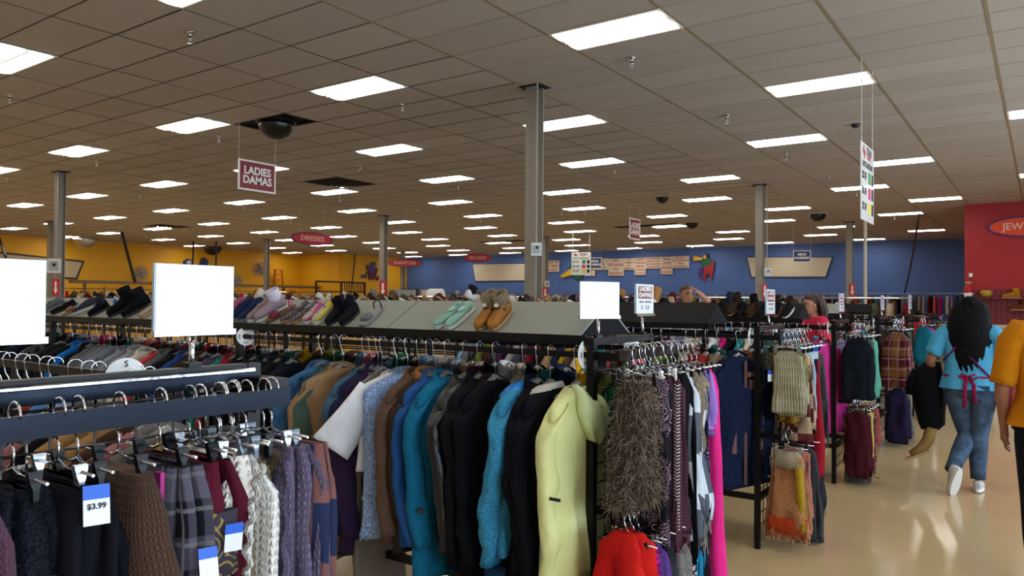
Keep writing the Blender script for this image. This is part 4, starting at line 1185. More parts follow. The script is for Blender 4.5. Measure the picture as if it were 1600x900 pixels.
# front rack face rail (items from the camera's edge of the frame towards the bracket)
o = R0(-75, 'knit_scarf', 'mauve pink knit scarf cut by the frame edge on the front rack rail', 'scarf', cloth('6d4560', 'knit'), .62, STR, seed=1)
o = R0(22, 'mohair_scarf', 'fuzzy midnight navy scarf on a black clip, front rack rail', 'scarf', cloth('14161f', 'fuzzy', '2c3040'), .7, [(0, .06, .03), (.12, .1, .045), (.3, .125, .05), (1, .13, .055)], seed=2, k=2, amp=.008)
fuzz(o, 5000, .016, 2, cloth('23283a'), o)
price_tag(o, (.0, .145, -.3), (0, .12, PI / 2 - .3), 1.0)
o = R0(92, 'knit_wrap', 'plain black wrap with a 3.99 price tag, front rack rail', 'wrap', cloth('0f1018', 'plain'), .5, [(0, .13, .03), (.1, .135, .04), (1, .12, .045)], seed=3, k=2, amp=.006, clips=silver)
pt = price_tag(o, (.01, .15, -.1), (0, -.2, PI / 2 - .3), 1.1)
text('$3.99', .011, pt, (.0016, 0, -.03), ink, rot=(PI / 2, 0, PI / 2), bold=.0003)
o = R0(122, 'vest', 'black vest showing a white hem below it, front rack rail', 'vest', cloth('0b0c13'), .62, [(0, .07, .03), (.2, .11, .04), (1, .12, .04)], seed=4, k=2)
build('white_hem', MB().loft([ring(-.46 - .42 * q, .1 + .01 * q, .042, 30, 1, 3, .006) for q in (0, .3, .6, 1)]), cloth('b9c2d2'), o, smooth=True)
o = R0(186, 'cable_poncho', 'brown cable knit poncho flaring from the clips, front rack rail', 'poncho', cloth('5a4034', 'knit', None, .9), .8, [(0, .115, .03), (.08, .13, .045), (.35, .185, .06), (1, .28, .08)], seed=5, k=3, amp=.014, layers=0)
for i in range(5):
    yy = -.09 + .045 * i
    mb = MB()
    pts = [(.055 + .03 * q, yy * (.55 + 1.2 * q) + .006 * math.sin(q * 44 + i * PI), -.16 - .7 * q) for q in [j / 30 for j in range(31)]]
    build('cable', MB().tube(pts, .0065, 6), cloth('5f4538', 'knit'), o, smooth=True)
o = R0(250, 'plaid_scarf', 'black white and pink plaid scarf beside the brown poncho', 'scarf', cloth('121319', 'plaid', '4c4a58', 1.3), .75, [(0, .1, .03), (.15, .115, .035), (1, .125, .04)], seed=6, k=2, amp=.01)
build('pink_stripe', MB().loft([[(.036, .07 + d, -.118 - .66 * q) for d in (-.01, .01)] + [(.044, .07 + d, -.118 - .66 * q) for d in (.01, -.01)] for q in [j / 8 for j in range(9)]]), cloth('a53a7e'), o)
o = R0(296, 'velvet_scarf', 'burgundy velvet scarf with patterned band and folded flap', 'scarf', cloth('4c1424'), .8, [(0, .11, .04), (.12, .13, .05), (1, .13, .05)], seed=7, k=2, amp=.012, clips=silver)
build('patterned_band', MB().loft([ring(-.2 - .12 * q, .132, .054, 40, 2, 2, .012, ex=.6) for q in (0, .5, 1)]), cloth('3a3540', 'paisley', '8a7a4a'), o, smooth=True)
build('dark_lining', MB().loft([ring(-.2 - .68 * q, .09, .06 , 30, 2, 2, .006, .0, -.05, ex=.6) for q in (0, .5, 1)]), cloth('1b0b10'), o, smooth=True)
price_tag(o, (.0, .15, -.22), (0, .15, PI / 2 - .3), .95); price_tag(o, (.055, .15, -.25), (0, -.3, PI / 2 - .3), .95)
o = R0(342, 'crochet_scarf', 'white chunky crochet scarf folded over its hanger', 'scarf', cloth('fbfaf7', 'crochet', 'dcdad6'), .82, [(0, .1, .03), (.1, .125, .045), (1, .13, .055)], seed=8, k=3, amp=.016, clips=greyc)
build('shell_edging', MB().tube([(.03 * math.sin(q * 8), .14 + .012 * math.sin(q * 120), -.125 - .8 * q) for q in [j / 120 for j in range(121)]], .006, 6), cloth('f0eeea', 'knit'), o, smooth=True)
build('beige_lining', MB().loft([ring(-.2 - .7 * q, .07, .05, 30, 2, 2, .006, .015, .03, ex=.6) for q in (0, .5, 1)]), cloth('b5a588', 'knit'), o, smooth=True)
o = R0(384, 'knit_hat', 'tan knit bundle on a black clip behind the white crochet scarf', 'knitwear', cloth('8b7a5c', 'knit'), .14, [(0, .05, .03), (.3, .09, .045), (1, .07, .045)], seed=9, k=3, amp=.008)
R0(374, 'lavender_scarf', 'thin lavender scarf peeping beside the tan knit bundle', 'scarf', cloth('8a78a8'), .3, [(0, .05, .02), (1, .09, .03)], seed=10, dx=-.02)
o = R0(424, 'infinity_scarf', 'grey purple chunky knit scarf looped by the rail bracket', 'scarf', cloth('7e767e', 'knit', '4c4460', .7), .85, [(0, .11, .03), (.08, .135, .045), (.4, .145, .05), (1, .15, .05)], seed=11, k=4, amp=.02, clips=greyc)
for i in range(6):
    yy = -.12 + i * .048
    pts = [(.064 + .014 * math.sin(i * 2.2 + q * 3), yy + .007 * math.sin(q * 60 + i), -.135 - .82 * q) for q in [j / 44 for j in range(45)]]
    build('knit_rib', MB().tube(pts, .0085, 6), cloth('847c84', 'knit', '54496a'), o, smooth=True)
drape(RX - .02, yat(434), ZR, 'blue_scarf', 'bright royal blue scarf behind the grey purple knit', 'scarf', cloth('0f3fb8'), .7, [(0, .08, .02), (1, .1, .02)], seed=12, k=2, no_clip=True)
drape(RX + .02, yat(449), ZR, 'tartan_scarf', 'peach and navy tartan scarf at the rail bracket', 'scarf', cloth('6d4a48', 'check', '222a48', .8), .85, [(0, .1, .03), (.2, .12, .04), (1, .14, .05)], seed=13, k=2, no_clip=True)
for i, px in enumerate((296, 312, 345, 362, 412)):
    hanger((RX, yat(px), ZR), -PI / 2, 'empty clip hanger %s along the front rack rail' % nth(i), None, clips=(clipb, silver, clipb, greyc, silver)[i])
hanger((-1.52, .62, 1.36), -1.9, 'big chrome hanger with a ridged clip over the black wrap', None, clips=silver)

# second rack end
ZL = .762
def R1(px, *a, **k):
    low = k.pop('low', False)
    a = list(a); a[5] = [(q, w * .78, t) for q, w, t in a[5]]
    return drape(RX + k.pop('dx', .045), atx(px, 650, RX).y, ZL if low else ZR, *a, **k)
o = R1(968, 'eyelash_scarf', 'shaggy brown eyelash scarf at the second rack post', 'scarf', cloth('4b4138', 'fuzzy', '7d7064'), .46, [(0, .055, .03), (.1, .062, .04), (1, .068, .045)], seed=21, k=2, amp=.008, dx=.075)
fuzz(o, 6000, .05, 21, cloth('857768', 'plain'), o, wd=.0016, grav=.2, name='shag')
fuzz(o, 4000, .05, 22, cloth('3a322b', 'plain'), o, wd=.0016, grav=.2, name='shag')
R1(990, 'paisley_scarf', 'black scarf with pink paisley flowers beside the shaggy one', 'scarf', cloth('15121b', 'paisley', '8a6f7c'), .64, STR, seed=22, k=3, amp=.01, clips=white_plastic)
R1(999, 'sequin_scarf', 'narrow teal sequin scarf with a white tag', 'scarf', cloth('0d5c68', 'fuzzy', '3b96a0'), .5, [(0, .06, .02), (.2, .1, .03), (1, .05, .025)], seed=23, k=2, amp=.006)
o = R1(1012, 'crochet_shawl', 'mauve crochet shawl with white stitched edge', 'shawl', cloth('6a414e', 'crochet', '3f2430'), .68, [(0, .1, .03), (.1, .12, .04), (1, .12, .045)], seed=24, k=2, amp=.01, clips=white_plastic, fringe=(.05, cloth('6a414e')))
mb = MB()
for i in range(44):
    q = i / 44
    mb.tube([(.046, .095, -.14 - .6 * q), (.052, .108, -.146 - .6 * q), (.044, .12, -.14 - .6 * q)], .003, 4)
build('white_stitching', mb, cloth('c4bcc0'), o, kind='stuff')
R1(1028, 'black_blouse', 'black blouse between the mauve shawl and the grey block scarf', 'blouse', cloth('0e0e13'), .75, STR, seed=25, k=2)
o = R1(1040, 'block_scarf', 'grey white and black colour-block scarf twisted on its hanger', 'scarf', cloth('50555f', 'check', 'b9c2cc', .55), .66, [(0, .06, .03), (.15, .12, .05), (.5, .1, .05), (1, .13, .05)], seed=26, k=3, amp=.02, fringe=(.06, cloth('8a857c')))
R1(1051, 'cream_cable_scarf', 'cream cable knit scarf folded high on the second rack rail', 'scarf', cloth('a3957c', 'cable'), .3, [(0, .1, .03), (.2, .13, .05), (1, .11, .05)], seed=27, k=3, amp=.012)
R1(1058, 'leaf_scarf', 'navy floral scarf under the cream cable scarf', 'scarf', cloth('181a2c', 'paisley', '6a6c90'), .7, STR, seed=28, k=3)
R1(1066, 'lavender_shawl', 'lavender shawl between the cream cable scarf and the pink one', 'shawl', cloth('8a6cb8'), .25, [(0, .1, .03), (1, .13, .04)], seed=29, k=2)
o = R1(1074, 'long_scarf', 'long hot pink scarf hanging almost to the floor', 'scarf', cloth('d8297f'), 1.12, [(0, .1, .03), (.1, .11, .035), (.5, .12, .04), (1, .13, .045)], seed=30, k=2, amp=.012, fringe=(.035, cloth('d8297f')))
# lower rail
o = R1(962, 'red_jacket', 'bright red folded jacket with round blue badge on the low rail', 'jacket', cloth('b81c18'), .55, [(0, .05, .035), (.1, .1, .05), (.4, .125, .06), (1, .12, .055)], seed=31, k=3, amp=.04, low=True, layers=3, h=.012, top=.05, dx=.06)
build('round_badge', MB().tube([(.075, -.1, -.32), (.08, -.1, -.32)], .022, 16), M('badge_blue', '2560b0', .5, 0, 0), o)
build('badge_ring', MB().tube([(.08, -.1, -.32), (.082, -.1, -.32)], .012, 16), M('badge_light', '9fc0e0', .5, 0, 0), o)
build('green_badge', MB().tube([(.074, -.11, -.385), (.08, -.11, -.385)], .02, 12), M('badge_green', '3f8a2a', .5, 0, 0), o)
R1(975, 'magenta_knit', 'magenta dotted knit on the low rail behind the red jacket', 'knitwear', cloth('a01870', 'spots', '4d1040'), .3, STR, seed=32, low=True)
o = R1(983, 'purple_crochet', 'violet crochet scarf with a blue price tag on the low rail', 'scarf', cloth('6b4aa0', 'crochet'), .55, STR, seed=33, k=2, low=True, clips=silver)
price_tag(o, (.05, .09, -.22), (0, 0, 0), 1.2)
R1(998, 'slate_scarf', 'slate blue-grey scarf folded on the low rail', 'scarf', cloth('30333c'), .4, STR, seed=34, low=True)
R1(1015, 'grey_shawl', 'mottled grey shawl with frayed edge on the low rail', 'shawl', cloth('55534f', 'heather', '7c7a76'), .6, [(0, .09, .04), (.2, .13, .06), (1, .15, .06)], seed=35, k=4, amp=.02, low=True, fringe=(.04, cloth('6a6662')))
R1(1036, 'leopard_scarf', 'lilac leopard print scarf high on the low rail', 'scarf', cloth('a99aa0', 'spots', '1a1219'), .16, [(0, .09, .03), (1, .12, .04)], seed=36, low=True)
R1(1047, 'turquoise_scarf', 'turquoise and black fringed scarf on the low rail', 'scarf', cloth('0f6f94'), .42, [(0, .07, .03), (.4, .11, .045), (1, .13, .05)], seed=37, k=4, amp=.018, low=True, fringe=(.12, cloth('14110f')))
R1(1054, 'black_lace', 'black lace scarf beside the turquoise fringed one', 'scarf', cloth('121014', 'paisley', '3c3036'), .55, STR, seed=38, low=True)

# third rack end
_rki = {}
RKN = {(2, False, False): 6, (2, False, True): 2, (2, True, False): 4, (3, False, False): 3, (3, True, False): 5, (4, False, False): 3, (4, True, False): 3, (5, False, False): 2, (5, True, False): 1, (6, False, False): 1}
def RK(rk, px, py, *a, **kw):
    low = kw.pop('low', False)
    kw.setdefault('hi', rk < 5)
    a = list(a); key = (rk, low, bool(kw.get('no_clip'))); nn = RKN[key]; idx = _rki.get(key, 0); _rki[key] = idx + 1
    a[5] = [(0, .045, .02), (.1, .085, .03)] + [(q, w * .76, min(t, .24 / nn)) for q, w, t in a[5] if q > .15]
    y = RACKY[rk] - .03 + (idx + .5) / nn * (RD + .06)
    return drape(RX + kw.pop('dx', .03), y, ZL if low else ZR, *a, **kw)
o = RK(2, 1211, 590, 'cream_knit_scarf', 'cream ribbed knit scarf, front of the third rack rail', 'scarf', cloth('b9b59a', 'rib', '7f7b62'), .36, [(0, .08, .035), (.12, .135, .05), (1, .14, .055)], seed=41, k=2, amp=.006, clips=silver)
price_tag(o, (.02, -.105, -.24), (0, 0, 1.2), 1.3)
RK(2, 1221, 590, 'straw_yellow_scarf', 'straw yellow scarf tucked behind the cream ribbed knit', 'scarf', cloth('b0a468', 'knit'), .37, STR, seed=42)
RK(2, 1230, 590, 'patchwork_scarf', 'red and beige checked scarf on the third rack rail', 'scarf', cloth('5a2a2a', 'check', 'a8937a', .9), .55, STR, seed=43)
RK(2, 1236, 590, 'sky_scarf', 'pale sky blue scarf with fringe on the third rack rail', 'scarf', cloth('8fb4c4'), .45, STR, seed=44, fringe=(.07, cloth('a6bccb')))
o = RK(2, 1243, 590, 'violet_scarf', 'dark violet scarf with blue tag on the third rack rail', 'scarf', cloth('251a3c'), .4, STR, seed=45)
price_tag(o, (.05, .08, -.1), (0, 0, 0), 1.4)
RK(2, 1249, 590, 'feather_boa', 'shaggy black and grey boa on the third rack rail', 'scarf', cloth('1d1c20', 'fuzzy', '6a686c'), .6, STR, seed=46, fringe=(.08, cloth('4a484c')))
RK(2, 1213, 660, 'mustard_mitten_scarf', 'mustard yellow tassel scarf below the cream ribbed knit', 'scarf', cloth('a87a14', 'knit'), .46, [(0, .03, .02), (.8, .05, .03), (1, .06, .04)], seed=47, dx=.0, no_clip=True)
RK(2, 1232, 660, 'crimson_scarf', 'long crimson scarf hanging between upper and low rails', 'scarf', cloth('861222'), .82, [(0, .05, .03), (.3, .1, .04), (1, .12, .045)], seed=48, no_clip=True)
o = RK(2, 1216, 760, 'mohair_scarf', 'peach orange and cream mohair scarf on the third rack low rail', 'scarf', cloth('c07a48', 'fuzzy', 'd99a68'), .52, [(0, .07, .04), (.15, .13, .055), (1, .165, .06)], seed=49, k=2, amp=.01, low=True, fringe=(.03, cloth('d08a62')), clips=silver)
build('cream_shoulder', MB().loft([ring(-.112 - .1 * q, .066 + .034 * q, .04 + .024 * q, 36, 1, 2, .004, ex=.6) for q in (0, .4, 1)]), cloth('b8a98c', 'fuzzy'), o, smooth=True)
build('orange_hem', MB().loft([ring(-.53 - .1 * q, .124, .068, 36, 1, 2, .004, ex=.6) for q in (0, .5, 1)]), cloth('cc4a1c', 'fuzzy'), o, smooth=True)
build('yellow_fold', MB().loft([ring(-.2 - .4 * q, .022, .022, 20, 1, 2, .004, .045, .075 + .02 * q, ex=.6) for q in (0, .5, 1)]), cloth('c9a01c', 'fuzzy'), o, smooth=True)
RK(2, 1232, 760, 'pink_fluffy_scarf', 'fluffy salmon pink scarf behind the peach mohair one', 'scarf', cloth('c4705e', 'fuzzy', 'd98a78'), .45, STR, seed=50, low=True)
o = RK(2, 1243, 760, 'charcoal_scarf', 'charcoal grey scarf with fringe on the third rack low rail', 'scarf', cloth('35363a', 'heather'), .6, STR, seed=51, low=True, fringe=(.08, cloth('4a4a40')), k=3)
RK(2, 1254, 760, 'sequin_shawl', 'black sequined shawl at the outer end of the third rack low rail', 'shawl', cloth('101014', 'spots', '2a2a30'), .5, STR, seed=52, low=True, fringe=(.06, cloth('191919')))
# fourth rack end
RK(3, 1318, 560, 'angora_scarf', 'fluffy black scarf at the fourth rack post', 'scarf', cloth('0e1118', 'fuzzy', '1d2430'), .5, [(0, .08, .04), (.2, .13, .06), (1, .14, .065)], seed=61)
RK(3, 1329, 560, 'dark_print_scarf', 'dark scarf with pale ornament print on the fourth rack rail', 'scarf', cloth('17181c', 'paisley', '7a7c80'), .46, STR, seed=62)
RK(3, 1340, 560, 'mint_shawl', 'mint green shawl slanting on the fourth rack rail', 'shawl', cloth('5fae98'), .5, [(0, .06, .03), (.3, .12, .05), (1, .15, .06)], seed=63, lean=.03)
RK(3, 1317, 670, 'maroon_scarf', 'dark maroon scarf on the fourth rack low rail', 'scarf', cloth('3d1219'), .5, STR, seed=64, low=True)
RK(3, 1324, 670, 'grey_fringed_scarf', 'long grey fringed scarf reaching lowest on the fourth rack', 'scarf', cloth('4d4a48', 'heather'), .58, STR, seed=65, low=True, fringe=(.14, cloth('5c5853')))
RK(3, 1334, 670, 'butter_scarf', 'butter yellow scarf on the fourth rack low rail', 'scarf', cloth('b3964e'), .44, [(0, .06, .03), (.3, .1, .045), (1, .13, .045)], seed=66, low=True, k=2)
RK(3, 1341, 670, 'brown_scarf', 'russet brown scarf with mauve hem on the fourth rack low rail', 'scarf', cloth('4a2620', 'plaid', '6a4048'), .5, STR, seed=67, low=True, fringe=(.06, cloth('4d2a38')))
RK(3, 1346, 670, 'coral_scarf', 'small coral scarf at the outer end of the fourth rack low rail', 'scarf', cloth('9c4a44'), .3, STR, seed=68, low=True)
# fifth rack end
RK(4, 1388, 550, 'maroon_plaid_shawl', 'maroon plaid shawl at the fifth rack end', 'shawl', cloth('40121a', 'plaid', '6a4a22', .8), .55, [(0, .1, .05), (.2, .16, .07), (1, .2, .08)], seed=71)
RK(4, 1397, 550, 'navy_scarf', 'navy scarf with white tag at the fifth rack end', 'scarf', cloth('141a30'), .5, STR, seed=72)
RK(4, 1404, 550, 'olive_scarf', 'olive grey scarf at the fifth rack end', 'scarf', cloth('4a4c36'), .5, STR, seed=73)
RK(4, 1385, 650, 'purple_fur_scarf', 'purple-black furry scarf on the fifth rack low rail', 'scarf', cloth('17121f', 'fuzzy', '30264a'), .55, [(0, .06, .04), (.3, .12, .06), (1, .16, .07)], seed=74, low=True)
RK(4, 1396, 650, 'pewter_scarf', 'pewter grey fringed scarf on the fifth rack low rail', 'scarf', cloth('56565a', 'heather'), .5, STR, seed=75, low=True, fringe=(.1, cloth('6a6862')))
RK(4, 1402, 650, 'ecru_scarf', 'ecru tasselled scarf on the fifth rack low rail', 'scarf', cloth('8a7c68'), .45, STR, seed=76, low=True, fringe=(.12, cloth('8a7c68')))
RK(5, 1418, 540, 'teal_scarf', 'teal scarf at the sixth rack end', 'scarf', cloth('0f5a6a'), .5, STR, seed=77)
RK(5, 1424, 540, 'fuchsia_scarf', 'fuchsia scarf at the sixth rack end', 'scarf', cloth('9c1a6c'), .55, STR, seed=78)
RK(5, 1414, 600, 'taupe_shawl', 'taupe shawl with very long fringe at the sixth rack end', 'shawl', cloth('5f5142'), .55, STR, seed=79, low=True, fringe=(.2, cloth('6a5c4c')))
RK(6, 1437, 540, 'camel_scarf', 'camel scarf at the seventh rack end', 'scarf', cloth('8a6428'), .5, STR, seed=80)
for k, n_ in ((1, 9), (2, 9), (3, 7), (4, 5)):
    for i in range(n_):
        hanger((RX, RACKY[k] - .0 + .03 + i * .055, ZR), -PI / 2 + R.uniform(-.2, .2), 'bare clip hanger %s along the %s rack face rail' % (nth(i), NR[k]), None, lo=True, clips=(clipb, silver, greyc)[i % 3])

# ------------------------------------------------------------------ shoe boards on top of the racks
board_grey = M('board_grey', '7f857c', .7, 0, .05, 3.)
BZ, AZ = 1.455, 1.6
def aframe(k, x0, x1, m, label, seams=()):
    y0, ya, y1 = RACKY[k] + .02, RACKY[k] + .27, RACKY[k] + .5
    o = thing('shoe_board', label, 'display board', (0, 0, 0))
    cuts = [x0] + list(seams) + [x1]
    for a, b in zip(cuts, cuts[1:]):
        for s_, yb in ((0, y0), (1, y1)):
            q = [(yb, BZ), (ya, AZ), (ya, AZ - .012), (yb + (.016 if s_ == 0 else -.016), BZ)]
            build('panel', MB().prism(q, max(a, b) - .004, min(a, b) + .004, 'x'), m, o)
    for xe in (x0, x1):
        build('end_gusset', MB().prism([(y0 + .02, BZ), (ya, AZ - .014), (y1 - .02, BZ)], xe - .002, xe - .012 if xe == x0 else xe + .012, 'x'), black_matte, o)
    build('shelf', MB().box(((x0 + x1) / 2, RACKY[k] + .275, 1.4525), (abs(x0 - x1), .55, .005)), black_matte, o)
    build('front_ledge', MB().box(((x0 + x1) / 2, RACKY[k] - .012, 1.44), (abs(x0 - x1) + .1, .016, .04)), black_metal, o)
    return o
aframe(1, -1.6, -9.4, board_grey, 'grey tent-shaped shoe board on top of the second rack', [aty(655, 469, 3.02).x, -5.2, -7.4])
aframe(2, -1.9, -11.8, black_matte, 'black tent-shaped shoe board on the third rack', [-4.4, -6.9, -9.4])
aframe(3, -1.85, -14.8, black_matte, 'black tent-shaped shoe board on the fourth rack', [-4.3, -6.8, -9, -12])
aframe(4, -2.4, -16.8, board_grey, 'grey shoe board on the fifth rack', [-6, -9])
aframe(5, -2.4, -18.8, board_grey, 'grey shoe board on the sixth rack', [-6, -9])
aframe(6, -2.4, -19.8, black_matte, 'black shoe board on the seventh rack', [-6, -9])

_sm = {}
def shoe_meshes(kind):
    if kind in _sm: return _sm[kind]
    st = {'sneaker': [(-.13, .012, .05), (-.122, .03, .075), (-.09, .036, .085), (-.04, .037, .08), (0, .038, .066), (.05, .044, .052), (.09, .044, .044), (.12, .032, .036), (.132, .012, .024)],
          'flat': [(-.125, .012, .035), (-.118, .027, .055), (-.09, .031, .052), (-.04, .031, .038), (0, .034, .032), (.05, .04, .034), (.09, .037, .03), (.118, .024, .024), (.13, .006, .016)],
          'boot': [(-.125, .02, .07), (-.115, .034, .1), (-.08, .038, .11), (-.03, .038, .1), (.01, .04, .075), (.06, .045, .06), (.1, .042, .05), (.125, .028, .04), (.135, .01, .026)],
          'sandal': [(.02, .03, .03), (.03, .038, .036), (.06, .043, .034), (.08, .042, .028), (.09, .036, .02)]}[kind]
    n = 14
    def rg(y, w, h):
        return [(w * sp(math.cos(2 * PI * i / n), .85), y, .016 + h / 2 + h / 2 * sp(math.sin(2 * PI * i / n), .75)) for i in range(n)]
    up = MB().loft([rg(*s_) for s_ in st]).mesh('upper', (), True); up.materials.append(None)
    out = []
    for i in range(24):
        a = 2 * PI * i / 24
        y = .136 * math.sin(a); w = (.043 if y > .02 else .034 + .009 * max(0, (y + .1) / .12)) * 1.06
        out.append((w * math.copysign(abs(math.cos(a)) ** .7, math.cos(a)), y))
    so = MB().prism(out, 0, .02 if kind != 'sneaker' else .028, 'z').mesh('sole', (), False); so.materials.append(None)
    ex = None
    if kind == 'boot':
        ex = MB().loft([[(w * math.cos(2 * PI * i / 14), -.066 + d * math.sin(2 * PI * i / 14), z) for i in range(14)] for z, w, d in ((.07, .038, .055), (.11, .04, .052), (.15, .043, .053), (.172, .045, .055), (.172, .038, .047), (.12, .034, .046))], True).mesh('shaft', (), True)
    elif kind == 'sneaker':
        mb = MB()
        for j in range(5):
            y = -.01 + .016 * j
            mb.tube([(-.02, y, .088 - j * .006), (0, y + .004, .093 - j * .006), (.02, y, .088 - j * .006)], .0035, 4)
        mb.tube([(-.02, .05, .066), (.02, -.01, .09)], .003, 4); mb.tube([(.02, .05, .066), (-.02, -.01, .09)], .003, 4)
        ex = mb.mesh('laces', (), True)
    elif kind == 'flat':
        ex = MB().prism([(.022 * math.cos(2 * PI * i / 16), -.055 + .05 * math.sin(2 * PI * i / 16)) for i in range(16)], .055, .059, 'z').mesh('lining', (), False)
    else:
        ex = MB().tube([(-.033, -.09, .016), (-.03, -.1, .06), (0, -.118, .075), (.03, -.1, .06), (.033, -.09, .016)], .005, 6).mesh('ankle_strap', (), True)
    ex.materials.append(None)
    _sm[kind] = (up, so, ex, {'boot': 'shaft', 'sneaker': 'laces', 'flat': 'lining', 'sandal': 'ankle_strap'}[kind])
    return _sm[kind]
def shoe(kind, loc, rot, label, m, sole_m, ex_m, cat='shoe', group=None, s=1.):
    up, so, ex, exn = shoe_meshes(kind)
    nm = {'flat': 'flat_shoe'}.get(kind, kind)
    o = bpy.data.objects.new(nm, up); C.objects.link(o); slot(o, m)
    o.location = loc; o.rotation_euler = rot; o.scale = (s, s, s)
    tag(o, label, cat, group)
    slot(put('sole', so, o), sole_m)
    slot(put(exn, ex, o), ex_m)
    return o
SL = math.atan2(AZ - BZ, .25)
def lean(k, x, yaw=0., back=False, up=0.0, s=1.):
    off = .135 * s
    if not back:
        Mx = Matrix.Rotation(SL, 3, 'X') @ Matrix.Rotation(PI + yaw, 3, 'Z')
        y = RACKY[k] + .02 + math.cos(SL) * (off + up); z = BZ + .004 + math.sin(SL) * (off + up)
    else:
        Mx = Matrix.Rotation(-SL, 3, 'X') @ Matrix.Rotation(yaw, 3, 'Z')
        y = RACKY[k] + .5 - math.cos(SL) * (off + up); z = BZ + .004 + math.sin(SL) * (off + up)
    return (x, y, z), Mx.to_euler()
SM = {k: M('sole_' + k, v, .6, 0, .03) for k, v in dict(white='cfcfcb', black='16161a', brown='5a3d28', tan='a07c54', grey='7a7c7e').items()}
def X1(px): return aty(px, 495, K1 + .1).x
def s1(px, kind, label, c, sole, ex, yaw=0., kd='plain', c2=None, s=1., up=0.):
    s *= .76
    l, r = lean(1, X1(px), yaw, s=s, up=up)
    return shoe(kind, l, r, label, cloth(c, kd, c2), SM[sole], cloth(ex), s=s)
s1(82, 'sneaker', 'grey worn sneaker at the edge of the glare sign on the grey board', '5c6068', 'grey', '3a3a40', -.5)
s1(99, 'flat', 'black flat shoe lying on the grey board beside the tan strappy sandal', '15151a', 'black', '0c0c0e', -.6)
s1(117, 'sandal', 'tan strappy sandal with pale straps on the grey board', '8a6248', 'tan', 'b59a88', -.5)
s1(133, 'sneaker', 'white and navy sneaker showing its pale sole on the grey board', '3a3c4a', 'white', 'c8c8cc', -.75)
o = s1(158, 'boot', 'black laced boot with pink and blue tag on the grey board', '131318', 'black', '2a2a30', -.3, s=.8)
price_tag(o, (.045, .0, .1), (0, 0, .8), 1.2)
o = s1(190, 'boot', 'big black suede boot with white tag on the grey board', '0d0e13', 'black', '0d0e13', -.35, 'fuzzy', '1b1c22', s=1.15); price_tag(o, (.05, .03, .1), (0, 0, .8), 1.4)
s1(212, 'boot', 'second big black suede boot lying behind its white-tagged mate', '0f1015', 'black', '0f1015', -.2, 'fuzzy', '1b1c22', s=1.1)
o = s1(234, 'flat', 'beige flat shoe with white tags beside the big suede boots', '9a8a76', 'tan', '6a5a4a', .3); price_tag(o, (0, .04, .06), (0, 0, 1), 1.2)
s1(366, 'sneaker', 'dusty pink sneaker half hidden by the glare sign', '9a4f6c', 'white', 'c29aa8', -.2)
s1(380, 'sneaker', 'navy canvas shoe, first one of its pair', '1c2548', 'grey', '1c2548', -.15)
s1(394, 'sneaker', 'navy canvas shoe, second one of its pair', '1f294e', 'grey', '1f294e', -.1)
s1(409, 'sneaker', 'grey-pink sneaker under the pastel high-top', '8b7478', 'white', 'a99aa0', -.2)
s1(423, 'boot', 'pastel pink tie-dye high-top boot on the grey board', 'b8899a', 'white', 'c9c3d2', -.35, 'fuzzy', 'cfc0d0', s=1.05)
o = s1(438, 'sandal', 'hot pink strap sandal with light blue tag', '7a3040', 'brown', 'd0508c', -.3); price_tag(o, (0, .03, .06), (.3, 0, 1), 1.3)
s1(462, 'flat', 'grey print flat shoe, first one of its pair', '6d6668', 'tan', '8a8488', -.3, 'spots', '3f3a40')
s1(477, 'flat', 'grey print flat shoe, second one of its pair', '77706f', 'tan', '8a8488', -.25, 'spots', '433e44')
s1(498, 'sneaker', 'white lace-up with pink and yellow panels, first one', 'a8a090', 'white', 'd0ccc4', -.3, 'check', 'b04a8c')
o = s1(512, 'sneaker', 'white lace-up with pink and yellow panels, second one', 'b0a884', 'white', 'd0ccc4', -.2, 'check', 'c6b03a'); price_tag(o, (0, .0, .1), (.3, 0, 1), 1.4)
s1(530, 'boot', 'short black ankle boot, first one of its pair', '101217', 'black', '101217', -.05, s=.8)
s1(550, 'boot', 'short black ankle boot, second one of its pair', '121419', 'black', '121419', .1, s=.8)
s1(580, 'sandal', 'grey sandal with black strap before the board seam', '6a6c70', 'grey', '22242a', .15)
o = s1(702, 'flat', 'mint green flat shoe, first one of its pair', '7da79a', 'white', '9fc4b8', -.25); price_tag(o, (0, -.09, .07), (.3, 0, 1), 1.4)
s1(718, 'flat', 'mint green flat shoe, second one of its pair', '86b0a3', 'white', 'a6cabf', -.1)
for px, nm in ((765, 'left'), (783, 'right')):
    o = s1(px, 'boot', 'tan moccasin boot with fur cuff, %s one of its pair' % {'left': 'first', 'right': 'second'}[nm], '9c6a34', 'tan', '8a7458', -.1 + .15 * (nm == 'right'), 'plain', s=.95)
    fc = [c for c in o.children if c.name.startswith('shaft')][0]
    slot(fc, cloth('8f7c60', 'fuzzy', 'c9bda8'))
    fuzz(fc, 1500, .022, px, cloth('a8977c'), fc, wd=.0012)
    build('strap', MB().tube([(-.043, -.02, .07), (0, .01, .105), (.043, -.02, .07)], .009, 6), cloth('4a3a2c'), o, smooth=True)
    build('white_button', MB().tube([(0, .0, .112), (0, .006, .122)], .014, 10), M('button_white', 'cfcac0', .5), o)
SHC = [('black', '121217'), ('dark brown', '3a2a20'), ('tan', '92704a'), ('grey', '6d6c6c'), ('cream', 'b8ab98'), ('navy', '1a2036'), ('rust', '7d4425'), ('wine', '4a1620'), ('white', 'c5c5c2'), ('olive', '4a4a34'), ('beige', 'a28e74'), ('bronze', '5a4630')]
KW = {'sneaker': 'sneaker', 'flat': 'flat shoe', 'boot': 'ankle boot', 'sandal': 'sandal'}
